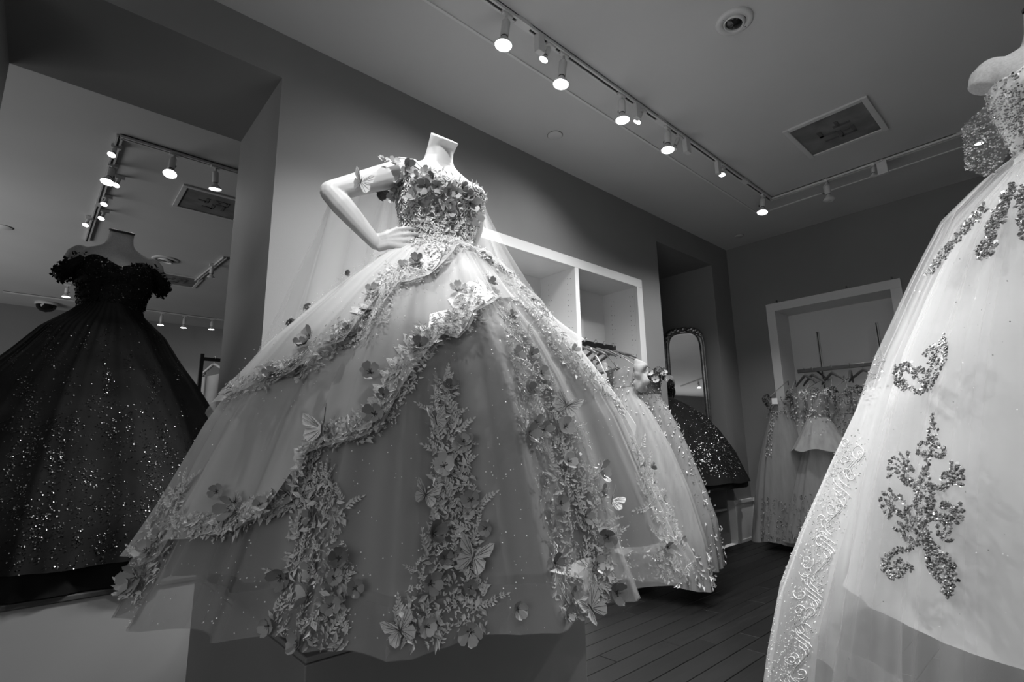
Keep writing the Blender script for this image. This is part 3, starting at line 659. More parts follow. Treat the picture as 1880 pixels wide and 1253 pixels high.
def sprig(seed, n=4):
    r = random.Random(seed); m = MB(); Z = V((0, 0, 1)); pts = []
    for k in range(7): q = k / 6; pts.append(V((q, 0.16 * math.sin(q * 2.6) * r.choice((1, -1)) if k == 0 else 0.14 * math.sin(q * 2.4), 0.05 + 0.05 * q)))
    m.tube(pts, [0.022] * 6 + [0.012], 4)
    for k in range(1, n + 2):
        q = k / (n + 1.4); p = pts[min(6, int(q * 6))]
        for sg in (-1, 1):
            a = sg * r.uniform(0.6, 0.95); t = V((math.cos(a), math.sin(a), r.uniform(0.05, 0.4))).normalized(); nz = (Z - t * t.z).normalized()
            add_leaf(m, p, nz, t, 0.30 * (1.15 - 0.5 * q), 0.062, 0.05)
    add_leaf(m, pts[-1], Z, V((1, 0.05, 0.1)).normalized(), 0.26, 0.06, 0.05)
    return mesh_of('leaf_sprig', m, [MT['leaf']])
SPRIGS = [sprig(s, n) for s, n in ((1, 4), (2, 5), (3, 3), (4, 6))]
def octa(m, p, r, tone=None):
    x, y, z = p; m.add([(x + r, y, z), (x - r, y, z), (x, y + r, z), (x, y - r, z), (x, y, z + r), (x, y, z - r)],
                       [(0, 2, 4), (2, 1, 4), (1, 3, 4), (3, 0, 4), (2, 0, 5), (1, 2, 5), (3, 1, 5), (0, 3, 5)], 0, tone)
def disc(m, p, n, r, tone=None, k=5):
    n = n.normalized(); a = n.orthogonal().normalized(); b = n.cross(a)
    m.add([p + (a * math.cos(2 * PI * i / k) + b * math.sin(2 * PI * i / k)) * r for i in range(k)], [tuple(range(k))], 0, tone)
def rvec(r): return V((r.gauss(0, 1), r.gauss(0, 1), r.gauss(0, 1))).normalized()

# ------------------------------------------------------------------ skirts
class Skirt:
    """a gown skirt as a surface r(theta, z) with folds that open towards the hem"""
    def __init__(s, c, top_c, prof, folds, amp, seed, clamp=None, hem_wave=0.0, gath=0.004):
        s.c, s.t, s.prof, s.amp, s.clamp = V((*c, 0)), V((*top_c, 0)), prof, amp, clamp; r = random.Random(seed)
        s.fold = [(n, r.uniform(0, 2 * PI), a) for n, a in folds]; s.hw = [(n, r.uniform(0, 2 * PI)) for n in (5, 9, 14)]; s.wave = hem_wave
        s.gath, s.ng = gath, 58; s.z0, s.z1 = prof[0][0], prof[-1][0]                            # hem, waist
    def ph(s, th): return sum(a * (1.5 * (1 - abs(math.sin(0.5 * (n * th + p + 0.9 * math.sin(2 * th + p) + 0.5 * math.sin(3 * th + 2 * p)))) ** 0.8) - 0.55) for n, p, a in s.fold)
    def hem(s, th): return s.z0 + s.wave * sum(math.sin(n * th + p) for n, p in s.hw) / 3
    def P(s, th, z, off=0.0):
        q = (s.z1 - z) / (s.z1 - s.z0); R = interp(s.prof, z)[0]
        f = s.ph(th); f = f if f < 0.4 else 0.4 + (f - 0.4) * 0.5
        g = s.gath * math.sin(s.ng * th + 3 * math.sin(4 * th + s.fold[0][1])) * max(0.0, 1 - q * 2.6) * min(1.0, q * 14)
        R = R + off + s.amp * (max(0.0, q) ** 0.6) * (1 + 0.45 * smooth((q - 0.78) / 0.25)) * f * min(1.0, R * 3) + g
        k = smooth((z - (s.z1 - 0.35)) / 0.35); c = s.c.lerp(s.t, k)
        p = V((c.x + R * math.cos(th), c.y + R * math.sin(th), z))
        return s.clamp(p) if s.clamp else p
    def mesh(s, nu, nv, off=0.0, z_lo=None, z_hi=None, th0=0.0, th1=2 * PI, sd=0):
        closed = abs(th1 - th0 - 2 * PI) < 1e-6; m = MB()
        def fn(u, v):
            th = th0 + (th1 - th0) * u; lo = s.hem(th) if z_lo is None else (z_lo(th) if callable(z_lo) else s.hem(th) + z_lo); hi = s.z1 if z_hi is None else (z_hi(th) if callable(z_hi) else z_hi)
            z = lerp(hi, lo, v); o = off(th, z, v) if callable(off) else off
            return s.P(th, z, o)
        m.grid(fn, nu, nv, closed); r = random.Random(sd + 100); W = nu if closed else nu + 1
        fr = [(k, r.uniform(0, 6.28), r.uniform(0.3, 1.0) / k ** 0.35) for k in (7, 11, 16, 23, 31, 43, 58, 77, 97)]
        for j in range(nv + 1):
            for i in range(W):
                t_ = th0 + (th1 - th0) * i / nu; x = sum(a * math.sin(k * t_ + p + 0.15 * math.sin(3 * t_ + j / nv * 2)) for k, p, a in fr); m.tone.append(max(0.0, min(1.0, 0.5 + 0.30 * x)))
        return m
    def th(s, p): return math.atan2(p[1] - s.c.y, p[0] - s.c.x)

def px_size(p): return (p - CAM).dot(CF) / F                            # metres per pixel of the photograph at a point
def scatter_leaves(m, poly, n, bvh, rr, lo=0.006, hi=0.013, lift=0.004, tilt=0.55, tone=None):
    """poly: (px, py, half width) along an ornament; small leaves lying on the cloth"""
    pl = resample(poly, 5)
    for _ in range(n):
        i = rr.randrange(len(pl) - 1); a, b = pl[i], pl[i + 1]; hw = a[2]; dx, dy = b[0] - a[0], b[1] - a[1]; L = math.hypot(dx, dy) or 1
        o = rr.uniform(-1, 1) * hw; h = hit(a[0] - dy / L * o + rr.uniform(-3, 3), a[1] + dx / L * o + rr.uniform(-3, 3), bvh)
        if h is None: continue
        p, nn_ = h; t = rvec(rr); t = (t - nn_ * t.dot(nn_)).normalized(); t = (t + nn_ * rr.uniform(0.0, tilt)).normalized(); n2 = (nn_ - t * nn_.dot(t)).normalized()
        L = rr.uniform(lo, hi); add_leaf(m, p + nn_ * lift, n2, t, L, L * rr.uniform(0.13, 0.27), L * rr.uniform(0.06, 0.28), 0, tone(rr) if tone else None)
def ribbon(poly, bvh, width_side, lift=0.004, step=5):
    """cloth band: poly is its lower edge (px, py, width); width_side +1 / -1 picks the side it grows to"""
    pl = resample(poly, step); m = MB(); rows = []
    for i, a in enumerate(pl):
        p0, p1 = pl[max(0, i - 2)], pl[min(len(pl) - 1, i + 2)]; dx, dy = p1[0] - p0[0], p1[1] - p0[1]; L = math.hypot(dx, dy) or 1
        nx_, ny_ = dy / L * width_side, -dx / L * width_side; wv = a[2] * (1 + 0.18 * math.sin(i * 1.3) + 0.12 * math.sin(i * 2.9)); row = []
        for k in range(4):
            h = hit(a[0] + nx_ * wv * k / 3, a[1] + ny_ * wv * k / 3, bvh); row.append(None if h is None else h[0] + h[1] * (lift if k < 3 else 0.001))
        rows.append(row)
    runs = [[]]
    for r1 in rows:
        if any(x is None for x in r1) or max((r1[k] - r1[k + 1]).length for k in range(3)) > 0.06:
            runs.append([]); continue
        if runs[-1] and max((a - b).length for a, b in zip(runs[-1][-1], r1)) > 0.06: runs.append([])
        runs[-1].append(r1)
    out = []
    for rn in runs:
        if len(rn) < 5: continue
        m = MB(); m.add([p for r1 in rn for p in r1], [(j * 4 + k, j * 4 + 4 + k, j * 4 + 5 + k, j * 4 + 1 + k) for j in range(len(rn) - 1) for k in range(3)]); out.append(m)
    return out

# ================================================================== the flowered grey ball gown
rr = random.Random(11)
gown = thing('ball_gown', (-1.49, 0.96, PZ), 'huge grey tulle ball gown covered in fabric flowers and butterflies', 'gown', 'ball gowns')
SK = Skirt((-1.49, 0.96), (-1.478, 0.985), [(0.628, 0.783), (0.72, 0.742), (0.865, 0.69), (1.034, 0.628), (1.143, 0.572), (1.274, 0.488), (1.387, 0.39), (1.47, 0.322), (1.576, 0.222), (1.625, 0.152), (1.655, 0.112), (1.678, 0.086)],
           [(10, 0.55), (17, 0.45), (29, 0.2), (6, 0.4)], 0.056, 497, hem_wave=0.014)
base = SK.mesh(720, 70)
new('tulle_skirt', base, MT['tulle'], gown)
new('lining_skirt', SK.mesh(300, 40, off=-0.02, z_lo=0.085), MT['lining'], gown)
new('hem_band', SK.mesh(420, 3, off=0.0035, z_hi=lambda th: SK.hem(th) + 0.075), MT['hem'], gown)
BASE = base.bvh()
TV = math.radians(-33)
def rel(th): return (th - TV + PI) % (2 * PI) - PI
def edge_fn(pl, left_end, right_end):
    q = []
    for x, y in pl:
        h = hit(x, y, BASE)
        if h: q.append((rel(SK.th(h[0])), h[0].z))
    q.sort(); q = [(-PI, left_end)] + [(q[0][0] - 0.25, left_end)] + q + [(q[-1][0] + 0.25, right_end), (PI, right_end)]
    return lambda th: interp(q, rel(th))[0]
E1 = [(415, 738), (470, 718), (510, 697), (545, 692), (590, 672), (608, 645), (650, 632), (683, 615), (690, 590), (700, 556), (712, 540), (735, 525), (785, 512), (806, 488), (818, 462), (826, 452)]
E1R = [(850, 455), (880, 472), (930, 505), (960, 528), (990, 555), (1015, 590)]
E2 = [(345, 985), (390, 985), (440, 974), (500, 946), (548, 928), (560, 900), (562, 855), (580, 831), (612, 819), (660, 808), (705, 785), (735, 720), (760, 680), (790, 640), (815, 617), (838, 625), (856, 606), (870, 575), (905, 548)]
E2R = [(950, 553), (985, 580), (1003, 615), (1020, 642), (1050, 680), (1085, 714), (1128, 738), (1150, 775)]
e1 = edge_fn(E1 + E1R, 1.02, 1.30); e2 = edge_fn(E2 + E2R, 0.70, 0.86)
ov2 = SK.mesh(640, 40, sd=1, off=lambda th, z, v: 0.005 + (0.024 if rel(th) < 0.5 else 0.008) * v ** 5 + 0.008 * v ** 4 * math.sin(13 * th + 2 * math.sin(5 * th)), z_lo=e2, z_hi=1.672)
ov1 = SK.mesh(640, 30, sd=2, off=lambda th, z, v: 0.009 + 0.03 * v ** 5 + 0.010 * v ** 4 * math.sin(11 * th), z_lo=lambda th: min(1.664, e1(th)), z_hi=1.672)
new('tulle_overlay', ov2, MT['overlay'], gown); new('tulle_overlay', ov1, MT['overlay'], gown)
# bodice
def neckline(th, c0, side, peak):
    a = abs(th); return c0 + (peak - c0) * math.exp(-((a - 0.62) / 0.42) ** 2) + (side - c0) * smooth((a - 0.9) / 0.6)
def bodice_mesh(F_, off, c0, side, peak, z0=1.655, nu=72, nv=22):
    def fn(u, v):
        th = 2 * PI * u; th = th if th <= PI else th - 2 * PI; return F_.ring(th, lerp(z0, neckline(th, c0, side, peak), v), off)
    return MB().grid(fn, nu, nv, True)
bod = bodice_mesh(FM, 0.012, 1.862, 1.868, 1.90, 1.640)
new('bodice', bod, MT['bodice'], gown); BOD = bod.bvh()
ALL = joined(base, ov1, ov2, bod); ALLB = ALL.bvh(); BODY_ALL = joined(bod, mb).bvh()
# lace bands along the overlay edges
def wid(pl, ws): return [(x, y - 2, lerp(ws[0], ws[1], i / (len(pl) - 1))) for i, (x, y) in enumerate(pl)]
bands = [wid(E1[:8], (22, 44)), wid(E1[7:], (46, 30)), wid(E1R, (10, 18)), wid(E2[:6], (34, 36)), wid(E2[5:9], (20, 40)), wid(E2[8:14], (40, 46)), wid(E2[13:], (40, 44)), wid(E2R, (36, 20))]
for pl in bands:
    for rb in ribbon(pl, ALLB, 1): new('lace_band', rb, MT['lace'], gown)
    m = MB(); mid = [(x + 0.0, y - w_ * 0.45, w_ * 0.62) for x, y, w_ in pl]; Lp = sum(math.dist(a[:2], b[:2]) for a, b in zip(pl, pl[1:]))
    scatter_leaves(m, mid, int(Lp * 2.6), ALLB, rr, 0.006, 0.014, 0.005, 0.35); scatter_leaves(m, mid, int(Lp * 0.4), ALLB, rr, 0.014, 0.026, 0.006, 0.35)
    if m.f: new('lace_applique', m, MT['lace'], gown, kind='stuff', flat=True)
# columns of floral lace running down the skirt: (px, py, half width)
COLS = [[(600, 880, 14), (590, 940, 45), (585, 1000, 60), (580, 1080, 72), (575, 1150, 78), (570, 1195, 70)],
        [(818, 702, 18), (812, 760, 26), (825, 830, 38), (830, 900, 50), (835, 960, 55), (828, 1030, 68), (815, 1100, 85), (815, 1185, 108)],
        [(935, 580, 14), (955, 640, 28), (985, 710, 38), (1005, 780, 52), (1050, 850, 62), (1050, 920, 70), (1065, 1000, 62), (1070, 1080, 68), (1085, 1140, 58)],
        [(1165, 815, 12), (1195, 890, 17), (1215, 950, 20), (1230, 1010, 26), (1232, 1065, 26)],
        [(338, 890, 10), (320, 940, 26), (290, 1000, 36), (258, 1050, 44), (225, 1095, 36)]]
SPOTS = []
for ci, pl in enumerate(COLS):
    Lp = sum(math.dist(a[:2], b[:2]) for a, b in zip(pl, pl[1:])); m = MB(); scatter_leaves(m, [(x, y, w_ * 0.85) for x, y, w_ in pl], int(Lp * (2.0 if ci < 3 else 1.4)), ALLB, rr, 0.005, 0.013, 0.003, 0.5); scatter_leaves(m, [(x, y, w_ * 0.9) for x, y, w_ in pl], int(Lp * 0.6), ALLB, rr, 0.013, 0.024, 0.004, 0.6)
    new('lace_applique', m, MT['leaf'], gown, kind='stuff', flat=True)
    for k, a in enumerate(resample(pl, 12.5)):
        for _ in range(2 if ci < 3 else 1):
            x, y = a[0] + rr.uniform(-1, 1) * a[2] * 0.95, a[1] + rr.uniform(-6, 6); h = hit(x, y, ALLB)
            if h is None: continue
            up_ = V((0, 0, 1)); put('leaf_sprig', rr.choice(SPRIGS), gown, frame(h[0] + h[1] * 0.004, h[1], up_, px_size(h[0]) * rr.uniform(22, 42), rr.gauss(0, 0.9)))
m = MB(); scatter_leaves(m, [(758, 446, 8), (790, 450, 13), (822, 456, 15), (852, 452, 10)], 260, ALLB, rr, 0.008, 0.02, 0.007, 0.4); new('lace_applique', m, MT['lace'], gown, kind='stuff', flat=True)
for pl in bands:
    for a in resample(pl, 40):
        h = hit(a[0] + rr.uniform(-6, 6), a[1] - a[2] * rr.uniform(0.2, 0.9), ALLB)
        if h: put('leaf_sprig', rr.choice(SPRIGS), gown, frame(h[0] + h[1] * 0.006, h[1], V((0, 0, 1)), px_size(h[0]) * rr.uniform(18, 30), rr.uniform(-1.6, 1.6)))
FL = [(735, 495, 25), (766, 486, 27), (683, 539, 25), (572, 626, 38), (612, 631, 22), (545, 682, 27), (841, 540, 28), (896, 524, 24), (772, 641, 34), (679, 689, 36), (689, 765, 38), (825, 714, 26), (850, 815, 34), (655, 618, 20), (556, 637, 24),
      (852, 814, 30), (814, 859, 38), (865, 921, 34), (859, 946, 22), (791, 982, 40), (893, 972, 25), (622, 1027, 34), (520, 1061, 38), (574, 1097, 42), (612, 1063, 29), (607, 1116, 33), (556, 1184, 38), (497, 1150, 30), (786, 1074, 38), (863, 1082, 25),
      (778, 1152, 32), (863, 1161, 42), (531, 908, 38), (578, 950, 29), (580, 1048, 36), (654, 1082, 30), (1039, 850, 32), (1097, 869, 37), (1025, 927, 28), (1069, 950, 26), (1114, 986, 33), (1012, 1037, 31), (1091, 1038, 29), (1129, 1089, 36),
      (1042, 1091, 28), (948, 1121, 30), (1033, 1131, 28), (963, 799, 36), (993, 791, 28), (1035, 786, 31), (941, 654, 33), (990, 690, 29), (966, 722, 30), (979, 780, 32), (973, 655, 22), (1048, 646, 20), (1222, 1006, 22), (1246, 995, 18), (1191, 861, 18),
      (1214, 920, 18), (430, 935, 40), (257, 1060, 46), (276, 1014, 34), (300, 985, 26), (240, 1085, 30), (400, 905, 26), (480, 930, 26), (640, 610, 20), (500, 690, 22), (705, 730, 22), (940, 585, 20), (1100, 905, 26), (845, 1010, 24), (815, 1025, 26)]
for x, y, d in FL:
    h = hit(x, y, ALLB)
    if h: put('flower', rr.choice(FLOWERS), gown, frame(h[0] + h[1] * 0.008, h[1] + V((0, 0, -0.15)) + rvec(rr) * 0.25, V((0, 0, 1)), px_size(h[0]) * d * 0.53, rr.uniform(0, 6.28)))
for x, y, d, ro in ((600, 794, 66, 0.2), (797, 777, 42, 0.3), (776, 912, 46, -0.2), (869, 1025, 62, -0.3), (733, 1161, 54, 0.5), (1114, 923, 44, -0.5), (1078, 1120, 56, 0.7), (1038, 750, 46, -0.4), (440, 925, 30, 0.9), (560, 700, 24, 0.4)):
    h = hit(x, y, ALLB)
    if h: put('butterfly', rr.choice(BUTTERFLIES), gown, frame(h[0] + h[1] * 0.012, h[1], CR, px_size(h[0]) * d * 0.56, ro))
# bodice ornament
m = MB()
for _ in range(1300):
    th = rr.uniform(-PI, PI); z = 1.645 + (neckline(th, 1.862, 1.868, 1.90) - 1.645) * rr.random(); p = FM.ring(th, z, 0.014); n_ = (FM.ring(th, z, 0.03) - p).normalized()
    t = rvec(rr); t = (t - n_ * t.dot(n_)).normalized(); t = (t + n_ * rr.uniform(0, 0.5)).normalized(); n2 = (n_ - t * n_.dot(t)).normalized(); L = rr.uniform(0.010, 0.024); add_leaf(m, p, n2, t, L, L * 0.2, L * 0.2)
new('lace_applique', m, MT['lace'], gown, kind='stuff', flat=True)
m = MB()
for _ in range(190):                                                    # corded scrolls over the bodice
    th0, z0 = rr.uniform(-1.9, 1.5), rr.uniform(1.65, 1.87); r0, sp_, a0 = rr.uniform(0.012, 0.03), rr.choice((-1, 1)) * rr.uniform(3.5, 6.5), rr.uniform(0, 6.28); pts = []
    for i in range(15):
        q = i / 14; R = lerp(r0, 0.004, q); a = a0 + sp_ * q; th, z = th0 + R * math.cos(a) / 0.13, z0 + R * math.sin(a)
        if 1.645 < z < neckline(th, 1.862, 1.868, 1.90): pts.append(FM.ring(th, z, 0.0155))
    if len(pts) > 5: m.tube(pts, rr.uniform(0.0016, 0.0028), 4)
new('scroll_embroidery', m, MT['lace'], gown, kind='stuff')
m = MB()
for _ in range(420):
    th = rr.uniform(-PI, PI); z = 1.68 + 0.18 * rr.random(); octa(m, FM.ring(th, z, 0.016), rr.uniform(0.0018, 0.0035))
new('bodice_beads', m, MT['glit'], gown, kind='stuff', flat=True)
for x, y, d in ((742, 309, 24), (704, 303, 20), (722, 306, 20), (744, 333, 22), (785, 323, 18), (797, 328, 18), (783, 343, 25), (804, 342, 20), (821, 349, 20), (845, 345, 18), (854, 360, 22), (823, 371, 18), (821, 390, 20), (802, 388, 14), (859, 372, 26), (866, 392, 26), (763, 362, 20), (735, 350, 20), (752, 322, 18), (770, 330, 18), (832, 352, 20), (733, 365, 20)):
    h = hit(x, y, BODY_ALL)
    if h: put('flower', rr.choice(FLOWERS), gown, frame(h[0] + h[1] * 0.012, h[1] + rvec(rr) * 0.4, V((0, 0, 1)), px_size(h[0]) * d * 0.58, rr.uniform(0, 6.28)))
for x, y, d, ro in ((658, 336, 40, -0.3), (762, 367, 26, 0.6), (815, 375, 24, 0.2)):
    h = hit(x, y, BODY_ALL)
    if h: put('butterfly', BUTTERFLIES[1], gown, frame(h[0] + h[1] * 0.012, h[1], CR, px_size(h[0]) * d * 0.56, ro))
m = MB()                                                                # thin shoulder strap of tulle with petals
sp = [FM.ring(-0.75, 1.895, 0.012), FM.P(0.07, -0.128, 1.935), FM.P(0.0, -0.150, 1.968), FM.P(-0.06, -0.13, 1.94), FM.ring(-2.4, 1.87, 0.012)]
m.tube(sp, [0.006, 0.010, 0.012, 0.010, 0.006], 8, flat=0.4); new('strap', m, MT['lace'], gown)
m = MB()
for _ in range(2200):
    th = TV + rr.uniform(-1.75, 1.75); z = 0.64 + 1.0 * rr.random() ** 1.4; p = SK.P(th, z, 0.006 + (0.03 if z > 1.2 else 0.004)); disc(m, p, V((math.cos(th), math.sin(th), 0.3)) + rvec(rr) * 0.8, rr.uniform(0.0009, 0.0018), k=4)
new('glitter', m, MT['glit'], gown, kind='stuff', flat=True)
# sheer cape from the shoulders, falling behind and over the skirt
cap_top = [CAM + ray(604, 372) * 1.63, CAM + ray(622, 352) * 1.66 + V((-0.02, 0, 0.03)), FM.P(-0.02, -0.185, 1.925), FM.P(-0.075, -0.12, 1.935), FM.P(-0.085, 0.0, 1.94), FM.P(-0.075, 0.12, 1.93), FM.P(-0.03, 0.205, 1.90), FM.P(0.015, 0.205, 1.875)]
ct = [(i / 7, p.x, p.y, p.z) for i, p in enumerate(cap_top)]
def cape_fn(u, v):
    p = V(interp(ct, u)); th = math.radians(lerp(229, 63, u)); zb = lerp(1.02, 1.36, smooth(u)) + 0.02 * math.sin(20 * u)
    z = lerp(p.z, zb, v); fo = 0.022 * math.sin(46 * u + 2 * math.sin(9 * u)) * v ** 0.6 + 0.012 * math.sin(90 * u) * v
    R = (interp(SK.prof, max(z, SK.z0))[0] + 0.035 if z < 1.66 else 0); q = V((SK.c.x, SK.c.y, 0)); d = V((math.cos(th), math.sin(th), 0))
    R1 = interp(SK.prof, zb)[0] + 0.06; tgt = q + d * R1; xy = V((p.x, p.y, 0)).lerp(tgt, v ** 1.15); rv = xy - q
    rad = max(rv.length, R) + fo; xy = q + rv.normalized() * rad; return V((max(xy.x, -2.40), xy.y, z))
cm = MB().grid(cape_fn, 260, 44); cfr = [(k, rr.uniform(0, 6.28), rr.uniform(0.4, 1.0)) for k in (19, 33, 52, 81, 117)]
cm.tone = [max(0.0, min(1.0, 0.5 + 0.22 * sum(a * math.sin(k * (i / 260 + 0.02 * math.sin(j / 9)) + p) for k, p, a in cfr))) for j in range(45) for i in range(261)]
new('cape', cm, MT['cape'], gown)
capb = MB().grid(cape_fn, 100, 20).bvh()
for x, y, d in ((690, 352, 30), (700, 345, 22), (570, 580, 26), (555, 560, 18), (530, 590, 20), (868, 405, 26), (873, 418, 20), (905, 470, 14), (632, 500, 14)):
    h = hit(x, y, capb)
    if h: put('flower', FLOWERS[0], gown, frame(h[0] + h[1] * 0.006, h[1] + rvec(rr) * 0.3, V((0, 0, 1)), px_size(h[0]) * d * 0.5, rr.uniform(0, 6)))

# ================================================================== black sequin gown in the wall opening
def clamp_black(p): return V((p.x, min(max(p.y, -0.318), 0.674) if p.x > XT - 0.03 else p.y, p.z))
rr = random.Random(21)
bg = thing('ball_gown', (-3.10, 0.16, 0.49), 'black tulle ball gown with glittering sequins standing in the wall opening', 'gown', 'ball gowns')
SB = Skirt((-3.10, 0.16), (-3.10, 0.17), [(0.575, 0.72), (0.70, 0.69), (0.895, 0.605), (1.115, 0.51), (1.28, 0.405), (1.40, 0.315), (1.52, 0.235), (1.60, 0.15), (1.64, 0.118), (1.66, 0.112)], [(12, 0.5), (19, 0.4), (31, 0.2), (7, 0.3)], 0.030, 9, clamp_black, 0.012)
sb = SB.mesh(320, 60); new('skirt', sb, MT['blacktulle'], bg); new('petticoat', SB.mesh(200, 20, off=-0.03, z_lo=lambda th: 0.49, z_hi=0.9), MT['blacktulle'], bg)
bb = bodice_mesh(FB, 0.012, 1.842, 1.862, 1.905); new('bodice', bb, MT['blacktulle'], bg)
def tone_seq(r): return 0.7 if r.random() < 0.09 else r.uniform(0.02, 0.14)
m = MB(); SBB = sb.bvh()
def seq(p, n_, s=1.0, k=6): disc(m, p + n_ * 0.003, n_ + rvec(rr) * 0.55, rr.uniform(0.0012, 0.0028) * s, tone_seq(rr), k)
def seqs(x, y, sx, sy, n):
    for _ in range(n):
        h = hit(x + rr.gauss(0, sx), y + rr.gauss(0, sy), SBB)
        if h: seq(*h)
for x, y, sx, sy, n in ((90, 615, 6, 10, 34), (25, 665, 5, 12, 36), (95, 655, 12, 16, 90), (45, 715, 9, 18, 70), (60, 735, 8, 16, 60), (155, 630, 8, 14, 44), (197, 620, 5, 11, 26), (197, 705, 7, 22, 110), (237, 670, 6, 15, 44), (280, 705, 9, 20, 90), (330, 680, 7, 14, 70), (128, 705, 9, 14, 40), (62, 760, 8, 12, 40), (287, 625, 5, 10, 18),
                        (168, 740, 6, 8, 30), (232, 765, 7, 10, 34), (268, 755, 7, 12, 30), (335, 755, 7, 12, 28), (137, 780, 8, 12, 40), (375, 790, 6, 10, 24), (98, 785, 8, 12, 44)): seqs(x, y, sx, sy, n)
for _ in range(110):
    x, y = rr.uniform(0, 385), 780 + 250 * rr.random() ** 1.3; seqs(x, y, rr.uniform(3, 7), rr.uniform(10, 22), int(rr.uniform(10, 34)))
for _ in range(900): seqs(rr.uniform(0, 400), 1045 - 260 * rr.random() ** 1.3, 3, 3, 1)
for _ in range(400): seqs(rr.uniform(0, 400), rr.uniform(590, 800), 3, 3, 1)
new('skirt_sequins', m, MT['sequin'], bg, kind='stuff', flat=True)
m = MB()
for _ in range(900):
    th = rr.uniform(-1.9, 1.9); z = 1.665 + (neckline(th, 1.842, 1.862, 1.905) - 1.665) * rr.random()
    if rr.random() < 0.5 and 1.70 < z < 1.80: continue
    p = FB.ring(th, z, 0.015); n_ = (FB.ring(th, z, 0.04) - p).normalized(); disc(m, p, n_ + rvec(rr) * 0.6, rr.uniform(0.0015, 0.0034), tone_seq(rr), 6)
new('bodice_sequins', m, MT['sequin'], bg, kind='stuff', flat=True)
m = MB()
for _ in range(700):
    th = rr.uniform(-2.2, 2.2); z = 1.67 + (neckline(th, 1.842, 1.862, 1.905) - 1.67) * rr.random(); p = FB.ring(th, z, 0.014); n_ = (FB.ring(th, z, 0.04) - p).normalized(); t = rvec(rr); t = (t - n_ * t.dot(n_)).normalized(); L = rr.uniform(0.01, 0.02); add_leaf(m, p, n_, t, L, L * 0.3, L * 0.3)
new('bodice_lace', m, MT['blacktulle'], bg, kind='stuff', flat=True)
for sg in (-1, 1):                                                      # off-the-shoulder sleeves of black petals
    pts = [FB.ring(sg * 0.95, 1.875, 0.012)] + [FB.P(0.055 * math.cos(a), sg * (0.162 + 0.035 * math.sin(a)), 1.865 - 0.055 * math.sin(a)) for a in (0.5, 1.1, 1.7, 2.3)] + [FB.ring(sg * 2.2, 1.86, 0.012)]
    m = MB(); m.tube(pts, [0.018, 0.027, 0.032, 0.032, 0.027, 0.016], 12)
    new('sleeve', m, MT['blacktulle'], bg)
    m = MB(); ms = MB()
    for _ in range(220):
        i = rr.random() * (len(pts) - 1); k = int(i); c = pts[k].lerp(pts[k + 1], i - k); d = rvec(rr); p = c + d * 0.030; t = rvec(rr); t = (t - d * t.dot(d)).normalized(); L = rr.uniform(0.014, 0.026)
        add_leaf(m, p, d, (t + d * 0.5).normalized(), L, L * 0.35, L * 0.3)
        if rr.random() < 0.5: disc(ms, p + d * 0.006, d + rvec(rr) * 0.5, rr.uniform(0.0015, 0.003), tone_seq(rr), 6)
    new('sleeve_petals', m, MT['blacktulle'], bg, kind='stuff', flat=True); new('sleeve_sequins', ms, MT['sequin'], bg, kind='stuff', flat=True)

# ================================================================== white beaded gown
rr = random.Random(31)
wg = thing('ball_gown', (0.07, 1.89, PZ), 'white tulle ball gown with dark glittering beaded motifs and a sheer train', 'gown', 'ball gowns')
WF = [(10, 0.5), (17, 0.4), (27, 0.2), (6, 0.3)]
SWI = Skirt((0.07, 1.89), (0.075, 1.90), [(0.575, 0.63), (0.605, 0.615), (0.823, 0.553), (1.034, 0.482), (1.20, 0.416), (1.338, 0.348), (1.545, 0.238), (1.64, 0.15), (1.69, 0.115), (1.71, 0.112)], WF, 0.012, 13)
SWO = Skirt((0.07, 1.89), (0.075, 1.90), [(0.40, 0.73), (0.66, 0.662), (0.85, 0.61), (1.05, 0.536), (1.19, 0.478), (1.284, 0.428), (1.405, 0.366), (1.557, 0.285), (1.65, 0.19), (1.695, 0.125), (1.71, 0.118)], WF, 0.036, 13, hem_wave=0.012)
new('lining_skirt', SWI.mesh(240, 40), MT['white'], wg); wo = SWO.mesh(560, 60); new('tulle_skirt', wo, MT['whitetulle'], wg)
new('tulle_skirt', SWO.mesh(560, 50, off=-0.03, z_lo=0.03, sd=3), MT['whitetulle'], wg)
new('hem_band', SWO.mesh(360, 3, off=0.003, z_hi=lambda th: SWO.hem(th) + 0.09), MT['whitetulle'], wg)
wbod = bodice_mesh(FW, 0.012, 1.85, 1.875, 1.905); new('bodice', wbod, MT['white'], wg)
def train_fn(u, v):
    th = math.radians(lerp(140, 222, u)); z = lerp(1.12, 0.02, v) - 0.03 * math.sin(7 * u) * v; R = interp([(0.0, 0.93), (0.32, 0.862), (0.53, 0.805), (0.70, 0.728), (0.90, 0.628), (1.05, 0.548), (1.12, 0.512)], z)[0]
    R += 0.018 * math.sin(26 * u + math.sin(9 * u)) * v - 0.09 * smooth((u - 0.6) / 0.4) * v; return V((0.07 + R * math.cos(th), 1.89 + R * math.sin(th), z))
tr = MB().grid(train_fn, 110, 60); new('train', tr, MT['whitecape'], wg); TRB = tr.bvh(); WOB = joined(wo).bvh(); WBB = joined(wbod, wo).bvh()
def tone_bead(r): return 0.98 if r.random() < 0.15 else r.uniform(0.10, 0.55)
def stroke(m, pl, hw, n, bvh, lo=0.0018, hi=0.0036, tone=tone_bead, lift=0.003):
    q = resample(pl, 2.0); cnt = 0
    for _ in range(n):
        a = rr.choice(q); h = hit(a[0] + rr.gauss(0, hw), a[1] + rr.gauss(0, hw), bvh)
        if h:
            if rr.random() < 0.5: octa(m, h[0] + h[1] * lift, rr.uniform(lo, hi), tone(rr))
            else: disc(m, h[0] + h[1] * lift, h[1] + rvec(rr) * 0.5, rr.uniform(lo, hi) * 1.2, tone(rr), 6)
